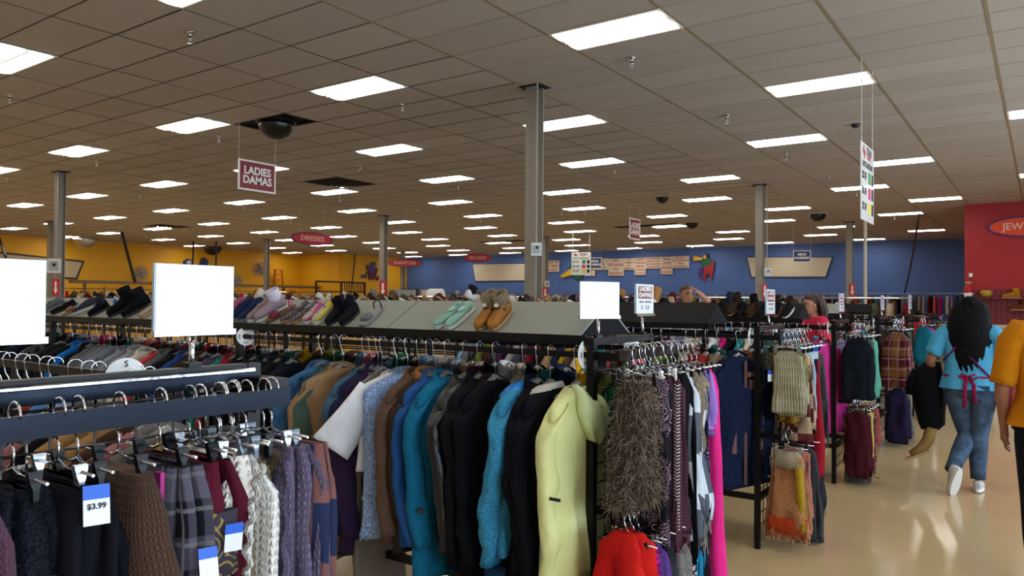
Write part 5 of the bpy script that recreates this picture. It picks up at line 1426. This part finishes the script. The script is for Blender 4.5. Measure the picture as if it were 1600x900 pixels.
def shoe_row(k, xs, back, where, seed, up=.0, pal=SHC, kinds=('sneaker', 'flat', 'flat', 'sandal', 'sneaker', 'boot')):
    rr = random.Random(seed)
    for i, x in enumerate(xs):
        cn, c = rr.choice(pal); kd = rr.choice(kinds)
        dv = Vector((x, RACKY[k] + .3, 1.6)) - CAM
        if k >= 2 and 1046 < 800 + FPX * dv.dot(_R) / dv.dot(_F) < 1112: continue
        s_ = rr.uniform(.74, .92)
        l, r = lean(k, x, rr.uniform(-.35, .35), back, up=rr.uniform(0, up), s=s_)
        shoe(kd, l, r, '%s %s, %s along the %s' % (cn, KW[kd], nth(i), where), cloth(c), SM[rr.choice(['white', 'black', 'brown', 'tan', 'black'])], cloth(rr.choice(pal)[1]), s=s_)
bl = [('black', '101014'), ('black', '141418'), ('brown', '33241a')]
shoe_row(2, spread(-2.0, -2.9, 10, seed=32), True, 'back of the black third rack board', 42, .12, [('black', '101014'), ('tan', '94683c'), ('white', 'c8c8c4'), ('black', '15151a')], ('sneaker', 'boot'))
shoe_row(2, spread(-3.1, -11.6, 56, seed=33), True, 'far stretch of the black third rack board', 43, .12)
shoe_row(3, spread(-1.2 - .75, -2.9, 10, seed=34), False, 'aisle end of the fourth rack board', 44, .02, bl, ('boot', 'sneaker'))
shoe_row(3, spread(-2.0, -14.6, 84, seed=35), True, 'back of the fourth rack board', 45, .12)
shoe_row(4, spread(-2.5, -16.6, 84, seed=36), False, 'front of the fifth rack board', 46, .05)
shoe_row(4, spread(-2.5, -16.6, 84, seed=37), True, 'back of the fifth rack board', 47, .12)
shoe_row(5, spread(-2.5, -18.6, 84, seed=38), True, 'back of the sixth rack board', 48, .12)
# ------------------------------------------------------------------ people
skin_m = M('skin', 'b07c64', .55, 0, .06, 14); skin_t = M('skin_tan', '8f5f48', .55, 0, .06, 14)
eye_m = M('eye_dark', '15100e', .2, 0, 0); lip_m = M('lip', '8c4a44', .5, 0, 0)
def skinned(name, joints, edges, root):
    names = list(joints)
    me = bpy.data.meshes.new(name)
    me.from_pydata([joints[n][0] for n in names], [(names.index(a), names.index(b)) for a, b in edges], [])
    o = bpy.data.objects.new('tmp_body', me); C.objects.link(o)
    o.modifiers.new('skin', 'SKIN').use_smooth_shade = True
    for n, sv in zip(names, me.skin_vertices[0].data):
        r = joints[n][1]; sv.radius = r if isinstance(r, tuple) else (r, r)
        sv.use_root = n == root
    ss = o.modifiers.new('sub', 'SUBSURF'); ss.levels = 2; ss.render_levels = 2
    bpy.context.view_layer.update()
    dg = bpy.context.evaluated_depsgraph_get()
    out = bpy.data.meshes.new_from_object(o.evaluated_get(dg))
    bpy.data.objects.remove(o)
    return out
def head_mb(c, s, rz=0., tilt=0.):
    rows = [(-.118, .03, .034, .03), (-.105, .046, .056, .022), (-.08, .058, .074, .012), (-.05, .066, .086, .004), (-.02, .071, .093, 0), (.01, .074, .096, 0), (.04, .076, .097, -.002), (.07, .072, .091, -.006), (.095, .058, .073, -.01), (.112, .035, .044, -.012), (.118, .008, .01, -.012)]
    nose = {-.05: .008, -.02: .024, .01: .012}
    q = Euler((tilt, 0, rz)).to_matrix(); n = 22; rings = []
    for z, w, d, oy in rows:
        rg = []
        for i in range(n):
            a = 2 * PI * i / n
            y = d * math.sin(a); x = w * math.cos(a)
            if z in nose and y > 0: y += nose[z] * math.exp(-(x / .016) ** 2)
            if z == .01 and y > 0: y -= .008 * math.exp(-((abs(x) - .032) / .014) ** 2)
            rg.append(Vector(c) + q @ (Vector((x, y + oy, z)) * s))
        rings.append(rg)
    return rings, q
def fingers(J, E, wrist, palm, dirv, side, curl, r=.0085):
    d = Vector(dirv).normalized(); s = Vector(side).normalized(); nrm = Vector(curl).normalized()
    W = Vector(palm)
    for i, (off, ln) in enumerate(((-.03, .062), (-.01, .072), (.011, .068), (.031, .052))):
        a = W + s * off + d * .035; b = a + d * ln * .5 + nrm * .008; c = b + d * ln * .35 + nrm * .028
        ks = ['%s_f%d%d' % (palm_key(wrist), i, j) for j in range(3)]
        for kk, p, rr in zip(ks, (a, b, c), (r, r * .95, r * .75)): J[kk] = (tuple(p), rr)
        E.append((wrist, ks[0])); E.append((ks[0], ks[1])); E.append((ks[1], ks[2]))
    a = W - s * .042 + d * .0 + nrm * .012; b = a + d * .035 - s * .012 + nrm * .012
    k0, k1 = palm_key(wrist) + '_t0', palm_key(wrist) + '_t1'
    J[k0] = (tuple(a), r * 1.15); J[k1] = (tuple(b), r * .85)
    E.append((wrist, k0)); E.append((k0, k1))
def palm_key(w): return w + '_p'
def person(label, loc, rotz, ht, pose, shirt, pants, shoes, hair, skin=skin_m, sleeve_to=.55, head_rz=0., head_tilt=0., bulk=1., hair_style='short', lower=True, head_s=.92):
    k = ht / 1.7
    J = {'pelvis': ((0, 0, .95), (.13 * bulk, .1 * bulk)), 'belly': ((0, .01, 1.1), (.12 * bulk, .095 * bulk)), 'chest': ((0, 0, 1.27), (.14 * bulk, .1 * bulk)), 'upper': ((0, -.01, 1.38), (.1, .075)), 'neck': ((0, .0, 1.46), .05), 'skull': ((0, .015, 1.53), .05)}
    E = [('pelvis', 'belly'), ('belly', 'chest'), ('chest', 'upper'), ('upper', 'neck'), ('neck', 'skull')]
    D = dict(lhip=(-.09, 0, .9), lknee=(-.1, .02, .49), lank=(-.1, -.02, .09), rhip=(.09, 0, .9), rknee=(.1, .02, .49), rank=(.1, -.02, .09),
             lsh=(-.185, -.01, 1.39), lel=(-.25, -.03, 1.1), lwr=(-.24, .06, .86), rsh=(.185, -.01, 1.39), rel=(.25, -.03, 1.1), rwr=(.24, .06, .86))
    D.update(pose)
    for s in 'lr':
        J[s + 'hip'] = (D[s + 'hip'], .085 * bulk); J[s + 'knee'] = (D[s + 'knee'], .058); J[s + 'ank'] = (D[s + 'ank'], .04)
        J[s + 'sh'] = (D[s + 'sh'], .058); J[s + 'el'] = (D[s + 'el'], .043); J[s + 'wr'] = (D[s + 'wr'], (.03, .022))
        w = Vector(D[s + 'wr']); d = (w - Vector(D[s + 'el'])).normalized()
        J[s + 'palm'] = (tuple(w + d * .045), (.036, .018))
        E += [('pelvis', s + 'hip'), (s + 'hip', s + 'knee'), (s + 'knee', s + 'ank'), ('upper', s + 'sh'), (s + 'sh', s + 'el'), (s + 'el', s + 'wr'), (s + 'wr', s + 'palm')]
        side = d.cross(Vector((1, 0, 0)) if abs(d.x) < .8 else Vector((0, 0, 1)))
        if s == 'l': side = -side
        fingers(J, E, s + 'palm', w + d * .05, d, side, D.get(s + 'curl', (-.6 if s == 'r' else .6, .5, 0)))
    me = skinned('body', J, E, 'pelvis')
    bm = MB(); bm.v = [tuple(v.co) for v in me.vertices]
    for p in me.polygons: bm.face(list(p.vertices))
    hc = Vector(D.get('head', (0, .03, 1.585)))
    rings, hq = head_mb(hc, head_s, head_rz, head_tilt); hq = hq @ Matrix.Scale(head_s, 3)
    bm.loft(rings)
    o = thing('person', label, 'person', loc, rotz)
    o.scale = (k, k, k)
    build('body', bm, skin, o, smooth=True)
    def hp(x, y, z): return hc + hq @ Vector((x, y, z))
    for s in (-1, 1):
        build('ear', MB().loft([[hp(s * (.072 + .008 * t_), -.01 + .018 * r_ * math.cos(a), -.01 + .03 * r_ * math.sin(a)) for a in [2 * PI * i / 10 for i in range(10)]] for t_, r_ in ((0, .8), (1, 1), (1.4, .5))]), skin, o, smooth=True)
        build('eye', MB().lathe([(.001, -.009), (.009, -.004), (.009, .004), (.001, .009)], 10, tuple(hp(s * .031, .082, .012))), eye_m, o, smooth=True)
        build('eyebrow', MB().tube([hp(s * .014, .098, .032), hp(s * .03, .094, .038), hp(s * .048, .08, .034)], .004, 5), hair, o)
    build('mouth', MB().tube([hp(-.024, .078, -.068), hp(0, .091, -.066), hp(.024, .078, -.068)], .005, 6), lip_m, o, smooth=True)
    # shirt
    tz = [(.9, .222, .148), (.98, .205, .135), (1.08, .18 , .12), (1.18, .185, .122), (1.28, .195, .122), (1.36, .19, .108), (1.42, .15, .09), (1.455, .075, .068)]
    build('shirt', MB().loft([[(p[1], p[0], p[2]) for p in ring(z, w * bulk, d * bulk, 28, z * 9, 4, .006, ex=.85)] for z, w, d in tz], False), shirt, o, smooth=True)
    for s in 'lr':
        a, b, c = (Vector(D[s + q]) for q in ('sh', 'el', 'wr'))
        sg = -1 if s == 'l' else 1
        inn = a + Vector((-sg * .07, 0, -.02))
        P = [inn, a]
        full = (b - a).length + (c - b).length
        T = full * sleeve_to
        L1 = (b - a).length
        for i in range(1, 9):
            t_ = T * i / 8
            P.append(a.lerp(b, t_ / L1) if t_ <= L1 else b.lerp(c, (t_ - L1) / (c - b).length))
        build('sleeve', MB().tube(P, [.085 * bulk] + [(.076 * bulk - .0025 * i) * (1.0 if sleeve_to > .4 else 1 + .02 * i) for i in range(9)], 14, cap=True), shirt, o, smooth=True)
    if lower:
        for s in 'lr':
            a, b, c = (Vector(D[s + q]) for q in ('hip', 'knee', 'ank'))
            P = [a + Vector((0, 0, .1))] + [a.lerp(b, q) for q in (0, .25, .5, .75)] + [b] + [b.lerp(c, q) for q in (.25, .5, .75, .96)]
            rr = [v * bulk for v in (.09, .108, .104, .094, .084, .074, .07, .066, .058, .054)]
            build('trouser_leg', MB().tube(P, rr, 16), pants, o, smooth=True)
        build('trouser_seat', MB().loft([[(p[1], p[0], p[2]) for p in ring(z, w * bulk, d * bulk, 24, 0, 4, 0, ex=.85)] for z, w, d in ((.82, .15, .1), (.88, .2, .13), (.95, .195, .13), (1.0, .18, .118))]), pants, o, smooth=True)
        for s in 'lr':
            c = Vector(D[s + 'ank']); f = Vector(D.get(s + 'toe', (c.x, c.y + .2, .03)))
            d = (f - c); d.z = d.z; dn = d.normalized()
            up, so, ex, exn = shoe_meshes('sneaker')
            yv = Vector((f.x - c.x, f.y - c.y, f.z - c.z + .06)).normalized(); xv = yv.cross(Vector((0, 0, 1))).normalized(); zv = xv.cross(yv)
            rot = Matrix((xv, yv, zv)).transposed().to_euler()
            so_o = slot(put('shoe', up, o, tuple(c - zv * .085 + yv * .055), rot), shoes)
            slot(put('sole', so, so_o), SM['white']); slot(put('laces', ex, so_o), shoes)
    # hair
    if hair_style in ('short', 'mid'):
        rg = []
        for z, w, d, oy in ((-.045, .055, .05, -.05), (0, .078, .07, -.035), (.045, .081, .088, -.02), (.075, .079, .094, -.008), (.1, .066, .08, -.008), (.122, .035, .045, -.01), (.128, .01, .015, -.01)):
            rg.append([hp(w * math.cos(2 * PI * i / 20), oy + d * math.sin(2 * PI * i / 20), z) for i in range(20)])
        build('hair_cap' if hair_style == 'mid' else 'hair', MB().loft(rg), hair, o, smooth=True)
    if hair_style != 'short':
        rg = []; rr = random.Random(3)
        big = hair_style == 'long'
        ln = .74 if big else .36
        for i in range(19):
            q = i / 18
            z = .14 - (ln + .14) * q
            w = (.18 if big else .096) * math.sqrt(max(.02, 1 - (1 - min(1, q * 3.6)) ** 2)) * (1 - .62 * max(0, q - .5) / .5)
            d = (.13 if big else .1) * math.sqrt(max(.02, 1 - (1 - min(1, q * 4.2)) ** 2)) * (1 - .6 * max(0, q - .35) / .65)
            oy = -.03 - .07 * min(1, q * 2.2)
            rg.append([hp((w + .014 * math.sin(j * 2.3 + q * 23) * q) * math.cos(2 * PI * j / 30) + .014 * q * math.sin(q * 15), oy + (d + .012 * math.sin(j * 3.1 + q * 27)) * math.sin(2 * PI * j / 30) if big or math.sin(2 * PI * j / 30) < .2 else oy + .2 * d, z) for j in range(30)])
        build('hair', MB().loft(rg), hair, o, smooth=True)
        mb = MB()
        for j in range(130 if big else 50):
            a = PI * 1.0 + PI * rr.random(); w = (.14 if big else .085) + .03 * rr.random(); ll = ln * rr.uniform(.8, 1.08)
            pts = []
            for i in range(14):
                q = i / 13
                cu = .016 * math.sin(q * 19 + j) * q
                pts.append(hp(math.cos(a) * w * (.3 + 1.0 * math.sin(min(1, q * 1.5) * PI * .62) - .6 * q * q) + cu, -.06 + math.sin(a) * (.1 if big else .075) * (.8 + .35 * math.sin(q * PI) - .4 * q) - .02 * q + .012 * math.cos(q * 19 + j) * q, .11 - (ll + .1) * q))
            mb.tube(pts, [.011 - .0006 * i for i in range(14)], 5)
        build('hair_locks', mb, hair, o, kind='stuff')
    return o, D, k
hair_b = M('hair_black', '050508', .8, 0, .2, 40, spec=.15); hair_br = M('hair_brown', '341e17', .7, 0, .2, 40); hair_l = M('hair_light_brown', '4a3222', .55, 0, .2, 40)
jeans = cloth('3a4a5e', 'denim', '4c617a'); shoe_w = cloth('b5b3b4')
# woman walking away down the aisle
WP = (-.52, 7.6, 0)
wo, D, k = person('woman in bright blue tee and jeans walking away down the aisle', WP, .0, 1.66,
    dict(rknee=(.06, .04, .49), rank=(.06, -.01, .095), rhip=(.095, 0, .9), lhip=(-.095, 0, .9), lknee=(-.02, .06, .48), lank=(-.12, -.27, .2), ltoe=(-.15, -.24, .02),
         lsh=(-.2, -.01, 1.38), lel=(-.31, -.05, 1.12), lwr=(-.27, .17, 1.02), rsh=(.2, -.01, 1.38), rel=(.31, -.05, 1.13), rwr=(.4, .16, 1.06)),
    cloth('4a9cc4'), jeans, shoe_w, hair_b, skin_t, sleeve_to=.4, bulk=1.08, hair_style='long')
st = cloth('6a1f5c')
build('apron_strap', MB().tube([(-.13, -.03, 1.42), (-.1, -.13, 1.3), (.05, -.15, 1.14), (.17, -.1, 1.0), (.21, -.02, .95)], [(.012, .006)] * 5, 8), st, wo, smooth=True)
build('apron_strap', MB().tube([(-.2, -.06, 1.14), (-.13, -.12, 1.22), (-.06, -.14, 1.32)], [(.01, .005)] * 3, 8), st, wo, smooth=True)
build('apron_band', MB().loft([[(p[1] , p[0], p[2]) for p in ring(z, .212, .142, 28, ex=.85)] for z in (1.0, 1.02)], False), cloth('8a1f4a'), wo, smooth=True)
for dx, ln in ((-.03, .26), (.05, .22)):
    build('apron_tie', MB().tube([(0, -.15, 1.01), (dx * .8, -.165, .95), (dx, -.165, 1.0 - ln)], [(.016, .005)] * 3, 8), cloth('8a1f4a'), wo, smooth=True)
for s in (-1, 1):
    build('apron_bow', MB().tube([(0, -.15, 1.01), (s * .05, -.175, 1.04), (s * .07, -.17, 1.01), (s * .03, -.165, .99), (0, -.15, 1.01)], .009, 6), cloth('8a1f4a'), wo, smooth=True)
build('back_pocket', MB().box((.1, -.142, .88), (.11, .006, .12), Euler((.1, 0, .2)).to_matrix()), cloth('33435a', 'denim', '445870'), wo)
def at(lx, ly, lz): return (WP[0] + lx * k, WP[1] + ly * k, lz * k)
o = thing('shoulder_bag', 'red shoulder bag at the hip of the woman in blue', 'bag', at(.27, .0, .72))
build('pouch', MB().loft([[(p[0] * .8, p[1], p[2]) for p in ring(z, w, d, 20, ex=.6)] for z, w, d in ((0, .1, .03), (.03, .13, .05), (.16, .12, .045), (.26, .07, .03))]), cloth('8a1428', 'satin'), o, (0, 0, 0), (0, .12, .4), smooth=True)
build('flap', MB().box((-.0, -.06, .17), (.06, .02, .1)), cloth('6a1020'), o)
o = thing('carried_jacket', 'black jacket draped over the forearm of the woman in blue', 'jacket', at(-.32, .08, .5))
build('drape', MB().loft([[(p[0] * 1.0, p[1], p[2]) for p in ring(z, w, d, 26, z * 9, 4, .012, cx, ex=.7)] for z, w, d, cx in ((0, .08, .07, .0), (.05, .12, .1, .01), (.25, .13, .12, .0), (.4, .14, .12, -.02), (.54, .12, .09, .0), (.6, .05, .05, .03))]), cloth('0b0b10'), o, smooth=True)
build('hanging_sleeve', MB().tube([(-.09, -.03, .52), (-.13, -.04, .4), (-.14, -.04, .3)], [.05, .06, .05], 12), cloth('0b0b10'), o, smooth=True)
o = thing('tan_boot', 'tan boot dangling below the carried black jacket', 'boot', at(-.36, .02, .3))
build('upper', MB().tube([(.06, 0, .22), (.03, 0, .1), (-.02, -.02, .02), (-.1, -.05, -.03)], [.05, .05, .045, .03], 12), cloth('8a6f42'), o, smooth=True)
build('sole', MB().box((-.05, -.04, -.03), (.2, .08, .02), Euler((0, -.5, .3)).to_matrix()), SM['tan'], o)
# man cut by the frame edge
person('man in mustard shirt and dark trousers cut by the frame edge', (.075, 5.2, 0), .1, 1.74, dict(lel=(-.27, -.04, 1.1), lwr=(-.255, .05, .87), lsh=(-.2, -.01, 1.4)), cloth('b8730f'), cloth('15161c'), cloth('18181c'), hair_b, skin_t, sleeve_to=.52, bulk=1.12)
# man behind the fourth rack, arm raised
pm = atz(1072, 476, 1.6)
d_ = ray(1072, 460); pz = d_ * (9.15)
person('short-haired man in pale shirt raising his forearm behind the black shoe boards', (pz.x, pz.y, 0), PI + .55, 1.8,
       dict(head=(0, .03, 1.605), lsh=(-.2, .02, 1.38), lel=(-.33, .18, 1.42), lwr=(-.13, .2, 1.6), lcurl=(.5, -.2, -.4), rel=(.26, .05, 1.12), rwr=(.1, .28, 1.1)),
       cloth('a9b4bc'), cloth('1c1f2a'), shoe_w, hair_l, skin_m, sleeve_to=.4, head_rz=.35, head_tilt=-.1, head_s=.86)
d_ = ray(1272, 470); pz = d_ * 8.5
person('brown-haired woman in coral pink top standing in profile behind the racks', (pz.x, pz.y, 0), PI / 2 + .62, 1.7, dict(), cloth('c02c48'), cloth('1c1f2a'), shoe_w, hair_br, skin_m, sleeve_to=.4, hair_style='mid', head_tilt=-.08)
d_ = ray(1246, 465); pz = d_ * 17.2
person('distant dark-haired man seen between the hanging signs and the woman in pink', (pz.x, pz.y, 0), PI + .5, 1.76, dict(), cloth('2a2c34'), cloth('1c1f2a'), shoe_w, hair_l, skin_t)
d_ = ray(1432, 480); pz = d_ * 15.2
person('shopper in red bending over a rack near the end of the aisle', (pz.x, pz.y, 0), PI + .3, 1.6, dict(head=(0, .16, 1.46)), cloth('a01c1c'), cloth('1c1f2a'), shoe_w, hair_b, skin_t, head_tilt=-.7, bulk=1.1)

# ------------------------------------------------------------------ far ends of the shop
# wall rack of hanging clothes along the blue wall
o = thing('wall_rack', 'long chrome wall rack along the foot of the blue wall', 'clothes rack', (0, YB - .5, 0))
build('rod', MB().tube([(-32, 0, 2.05), (-2.4, 0, 2.05)], .02, 6), chrome, o)
for i in range(11): build('post', MB().tube([(-32 + i * 2.95, .1, 0), (-32 + i * 2.95, .1, 2.1)], .02, 6), black_metal, o)
far_body = torso_mesh(('far',), .85, .208, .06, .04, .008, 3, False)
rr = random.Random(77); DK = [(n, c) for n, c in PAL if sum(lin(c)[:3]) < .25]
for i in range(150):
    x = -31.5 + i * .194
    c_ = rr.choice(PAL + SHC)
    p = put('hanging_shirt', far_body, None, (x + rr.uniform(-.05, .05), YB - .5, 2.05), (0, 0, rr.uniform(-.3, .3)))
    slot(p, cloth(c_[1])); tag(p, c_[0] + ' garment packed %s along the foot of the blue wall from the yellow corner' % nth(i), 'garment', 'clothes on the blue wall rack')
# mid-distance racks of clothes between the shoe boards and the blue wall
for r_i, (yy, xa, xb, n_) in enumerate(((17.6, -20, -2.2, 60), (24.5, -26, -3, 60))):
    zt = 1.72 + .08 * r_i
    o = thing('clothes_rack', 'tall chrome clothes rack %s beyond the shoe racks' % ('just', 'further')[r_i], 'clothes rack', (0, yy, 0))
    build('rod', MB().tube([(xa, 0, zt), (xb, 0, zt)], .016, 6), chrome, o)
    for i in range(7): build('post', MB().tube([(xa + (xb - xa) * i / 6, 0, 0), (xa + (xb - xa) * i / 6, 0, zt + .06)], .018, 6), black_metal, o)
    for i in range(n_):
        c_ = rr.choice(SHC + DK)
        p = put('hanging_shirt', far_body, None, (xa + (xb - xa) * (i + .5) / n_, yy, zt), (0, 0, rr.uniform(-.3, .3)))
        slot(p, cloth(c_[1])); tag(p, c_[0] + ' garment %s along the tall chrome rack %s beyond the shoe racks' % (nth(i), ('just', 'further')[r_i]), 'garment', 'clothes on tall far racks')
# rack with bags and clothes before the yellow wall
o = thing('clothes_rack', 'tall rack standing before the yellow wall under the valance', 'clothes rack', (-33.4, 0, 0))
build('rod', MB().tube([(0, 14, 2.0), (0, 29.4, 2.0)], .02, 6), chrome, o)
for i in range(7): build('post', MB().tube([(0, 14 + i * 2.56, 0), (0, 14 + i * 2.56, 2.1)], .02, 6), black_metal, o)
for i in range(54):
    c_ = rr.choice(PAL + SHC)
    p = put('hanging_shirt', far_body, None, (-33.4, 14.2 + i * .28, 2.0), (0, 0, PI / 2 + rr.uniform(-.3, .3)))
    slot(p, cloth(c_[1])); tag(p, c_[0] + ' garment %s along the rack before the yellow wall' % nth(i), 'garment', 'clothes before the yellow wall')
# checkout and white goods by the blue corner
def boxy(name, label, cat, px, py, dep, w, h, m, front=None):
    d_ = ray(px, py) * dep
    top = 1.6 + d_.z + h * .5
    o = thing(name, label, cat, (d_.x, d_.y, 0), .6)
    build('cabinet', MB().box((0, 0, top / 2), (w, .6, top)), m, o)
    build('top_panel', MB().box((0, 0, top + .02), (w * 1.03, .62, .04)), front or m, o)
    build('front_door', MB().box((0, -.31, top * .55), (w * .9, .03, top * .7)), front or m, o)
    return o
wg = M('appliance_white', 'c8c6be', .4); gg = M('appliance_grey', '8c9694', .4); bk = M('appliance_black', '16161a', .4)
boxy('washer', 'grey-fronted appliance with black top by the yellow corner', 'appliance', 629, 462, 24, .75, .3, gg, gg)
boxy('dresser', 'low white cabinet standing along the blue wall corner', 'cabinet', 660, 460, 28, 1.1, .25, wg, wg)
boxy('stove', 'black appliance beside the grey-fronted one near the blue corner', 'appliance', 643, 460, 26, .6, .3, bk, bk)
d_ = ray(681, 460) * 27
o = thing('oven_hood', 'shiny white round-topped appliance against the blue wall corner', 'appliance', (d_.x, d_.y, 0))
build('shell', MB().loft([ring(z, w, .3, 20, ex=.8) for z, w in ((0, .36), (1.6, .36), (1.85, .34), (1.98, .25), (2.03, .08))]), white_plastic, o, smooth=True)
build('panel', MB().box((0, -.3, 1.2), (.4, .04, .5)), gg, o)
# big soft things on the shoe boards
def plush(px, k, r, c, label, cat='bag', kd='fuzzy', flat=.75):
    y = RACKY[k] + .4
    p = aty(px, 465, y)
    zb = BZ + (.5 - .4) / .23 * (AZ - BZ) - .06
    o = build('soft_bag', MB().loft([[(p_[0], p_[1], p_[2]) for p_ in ring(r * flat * z, r * w, r * w * .7, 22, z * 5, 3, r * .05, ex=.9)] for z, w in ((-1, .7), (-.8, .95), (-.3, 1.05), (.2, 1), (.6, .8), (.85, .5), (1, .1))]), cloth(c, kd), None, (p.x, y, zb + r * flat), smooth=True)
    tag(o, label, cat)
    build('carry_strap', MB().tube([(-r * .6, 0, r * flat * .5), (-r * .3, 0, r * flat * 1.1), (r * .3, 0, r * flat * 1.1), (r * .6, 0, r * flat * .5)], r * .06, 6), cloth(c), o, smooth=True)
plush(786, 4, .15, '6a3416', 'fluffy russet bag standing behind the fur-cuffed moccasins')
plush(823, 4, .13, '4a3428', 'dark brown slouchy bag on the boards beside the meter column', kd='plain')
plush(683, 3, .11, '2a2521', 'dark brown slumped bag on the boards above the mint shoes', kd='plain')
plush(708, 3, .09, '0f0f12', 'black upright bag on the boards above the mint shoes', kd='plain', flat=1.2)
plush(752, 3, .09, '1a2034', 'navy bag on the boards near the russet fluffy one', kd='plain')
plush(806, 4, .12, '8a7a58', 'sandy shaggy bag between russet and dark brown bags')
plush(182, 2, .09, 'c05a20', 'bright orange bag behind the big black suede boots', kd='plain', flat=1.1)

# jewelry corner on the red wall: pegboard, boots, counter
pg = M('peg_red', '6a0f1a', .5, 0, .05)
o = thing('slat_board', 'dark red display board with upright strips on the red wall', 'display board', (0, 23.5, 0))
a, b = aty(1511, 452, 23.5), aty(1640, 452, 23.5)
build('backing', MB().box(((a.x + b.x) / 2, 0, 1.05), (b.x - a.x, .04, 1.9)), pg, o)
for i in range(14):
    build('strip', MB().box((a.x + .05 + (b.x - a.x - .1) * i / 13, -.03, 1.05), (.025, .02, 1.9)), M('strip_pink', '8e2c3c', .4, .3), o)
def shelf_item(px, py, kind, label, c):
    p = aty(px, py, 23.36)
    if kind == 'boot':
        shoe('boot', (p.x, p.y, p.z), (0, 0, PI / 2), label, cloth(c), SM['tan'], cloth(c), cat='boot', s=1.55)
    build_s = build('display_shelf', MB().box((p.x, 23.36, p.z - .02), (.5, .24, .02)), pg, None)
    tag(build_s, 'small dark shelf under the ' + label, 'shelf')
shelf_item(1580, 466, 'boot', 'yellow-tan western boot on the red wall', 'a8741c')
shelf_item(1593, 485, 'boot', 'brown ankle boot lower on the red wall', '6a3418')
p = aty(1541, 465, 23.36)
o = build('apple_ornament', MB().lathe([(.001, 0), (.09, .01), (.14, .08), (.14, .15), (.1, .2), (.03, .19), (.001, .18)], 18), M('apple_gold', 'a8862c', .35), None, (p.x, p.y, p.z), smooth=True)
tag(o, 'golden apple ornament on the red wall display', 'ornament'); build('stem', MB().tube([(0, 0, .18), (.02, 0, .26)], .012, 6), SM['brown'], o)
tag(build('display_shelf', MB().box((p.x, 23.36, p.z - .02), (.6, .24, .02)), pg), 'small dark shelf under the golden apple ornament', 'shelf')
p = aty(1513, 466, 23.2)
o = thing('figurine', 'small red and white bearded figurine standing on a dark box by the red wall', 'figurine', tuple(p))
build('coat', MB().lathe([(.09, .1), (.11, .16), (.09, .3), (.05, .36)], 14), M('figurine_red', 'a01018', .6), o, smooth=True)
build('trim_band', MB().lathe([(.115, .1), (.115, .14), (.1, .14), (.1, .1)], 14), wht, o)
build('face', MB().lathe([(.001, .34), (.07, .37), (.085, .42), (.06, .47), (.001, .49)], 14), skin_m, o, smooth=True)
build('cap', MB().lathe([(.075, .45), (.06, .5), (.02, .55), (.001, .56)], 12), M('figurine_red', 'a01018', .6), o, smooth=True)
build('pedestal', MB().box((0, 0, .05), (.16, .16, .1)), wht, o)
tag(build('display_box', MB().box((p.x, 23.2, p.z / 2), (.4, .35, p.z)), bk), 'dark box carrying the small bearded figurine', 'box')
def rail_px(px, py, Y): return aty(px, py, Y)
a, b = rail_px(1537, 510, 21.0), rail_px(1640, 512, 21.0)
o = thing('display_rail', 'cream horizontal rail crossing before the red display board', 'rail', ((a.x + b.x) / 2, 21.0, 0))
build('bar', MB().box((0, 0, a.z), (b.x - a.x, .06, .09)), M('rail_cream', 'b0a590', .5), o)
for s in (-1, 1): build('upright', MB().box((s * (b.x - a.x) / 2, 0, a.z / 2), (.06, .06, a.z)), M('rail_cream', 'b0a590', .5), o)
a, b = rail_px(1552, 538, 16.0), rail_px(1640, 540, 16.0)
o = thing('glass_counter', 'glass-topped jewelry counter with white trays behind the woman in blue', 'counter', ((a.x + b.x) / 2, 16.0, 0))
w_ = b.x - a.x
build('base', MB().box((0, .3, .3), (w_, .55, .6)), M('counter_white', 'b5aea2', .5), o)
build('frame_top', MB().box((0, .3, a.z), (w_, .6, .04)), M('counter_edge', '9a9486', .4, .3), o)
build('glass_front', MB().box((0, .03, (a.z + .6) / 2), (w_, .012, a.z - .6)), M('counter_glass', 'dfe8e6', .05, 0, 0, trans=.9), o)
build('tray', MB().box((.0, .3, .63), (w_ * .8, .4, .04)), wht, o)
for i, (c_, px) in enumerate((('c0bcb4', 1558), ('9c8a78', 1566), ('8a8c92', 1574))):
    p = rail_px(px, 533, 16.25)
    q = build('folded_bag', MB().loft([ring(a.z + .02 + z, .12 * w1, .09 * w1, 16, 1, 3, .006) for z, w1 in ((0, 1), (.06, 1.05), (.1, .7), (.11, .2))]), cloth(c_), None, (p.x, 16.25, 0), smooth=True)
    tag(q, ('white', 'beige', 'grey')[i] + ' soft bundle lying on the jewelry counter', 'bundle')
# small litter on the floor
for (x, y), l in (((1371, 747), 'tiny dark scrap on the floor beside the fourth rack fringe'), ((1454, 695), 'small dark scrap on the floor near the walking woman')):
    p = atz(x, y, 0); tag(build('floor_scrap', MB().prism([(-.02, -.006), (.015, -.01), (.022, .004), (-.012, .009)], 0.0, .004, 'z'), ink, None, tuple(p)), l, 'litter')

# ------------------------------------------------------------------ lettering becomes plain mesh
bpy.context.view_layer.update()
dg = bpy.context.evaluated_depsgraph_get()
for o in [o for o in scene.objects if o.type == 'FONT']:
    me = bpy.data.meshes.new_from_object(o.evaluated_get(dg))
    n = bpy.data.objects.new('lettering', me); C.objects.link(n)
    n.parent = o.parent; n.location = o.location; n.rotation_euler = o.rotation_euler; n.scale = o.scale
    bpy.data.objects.remove(o)
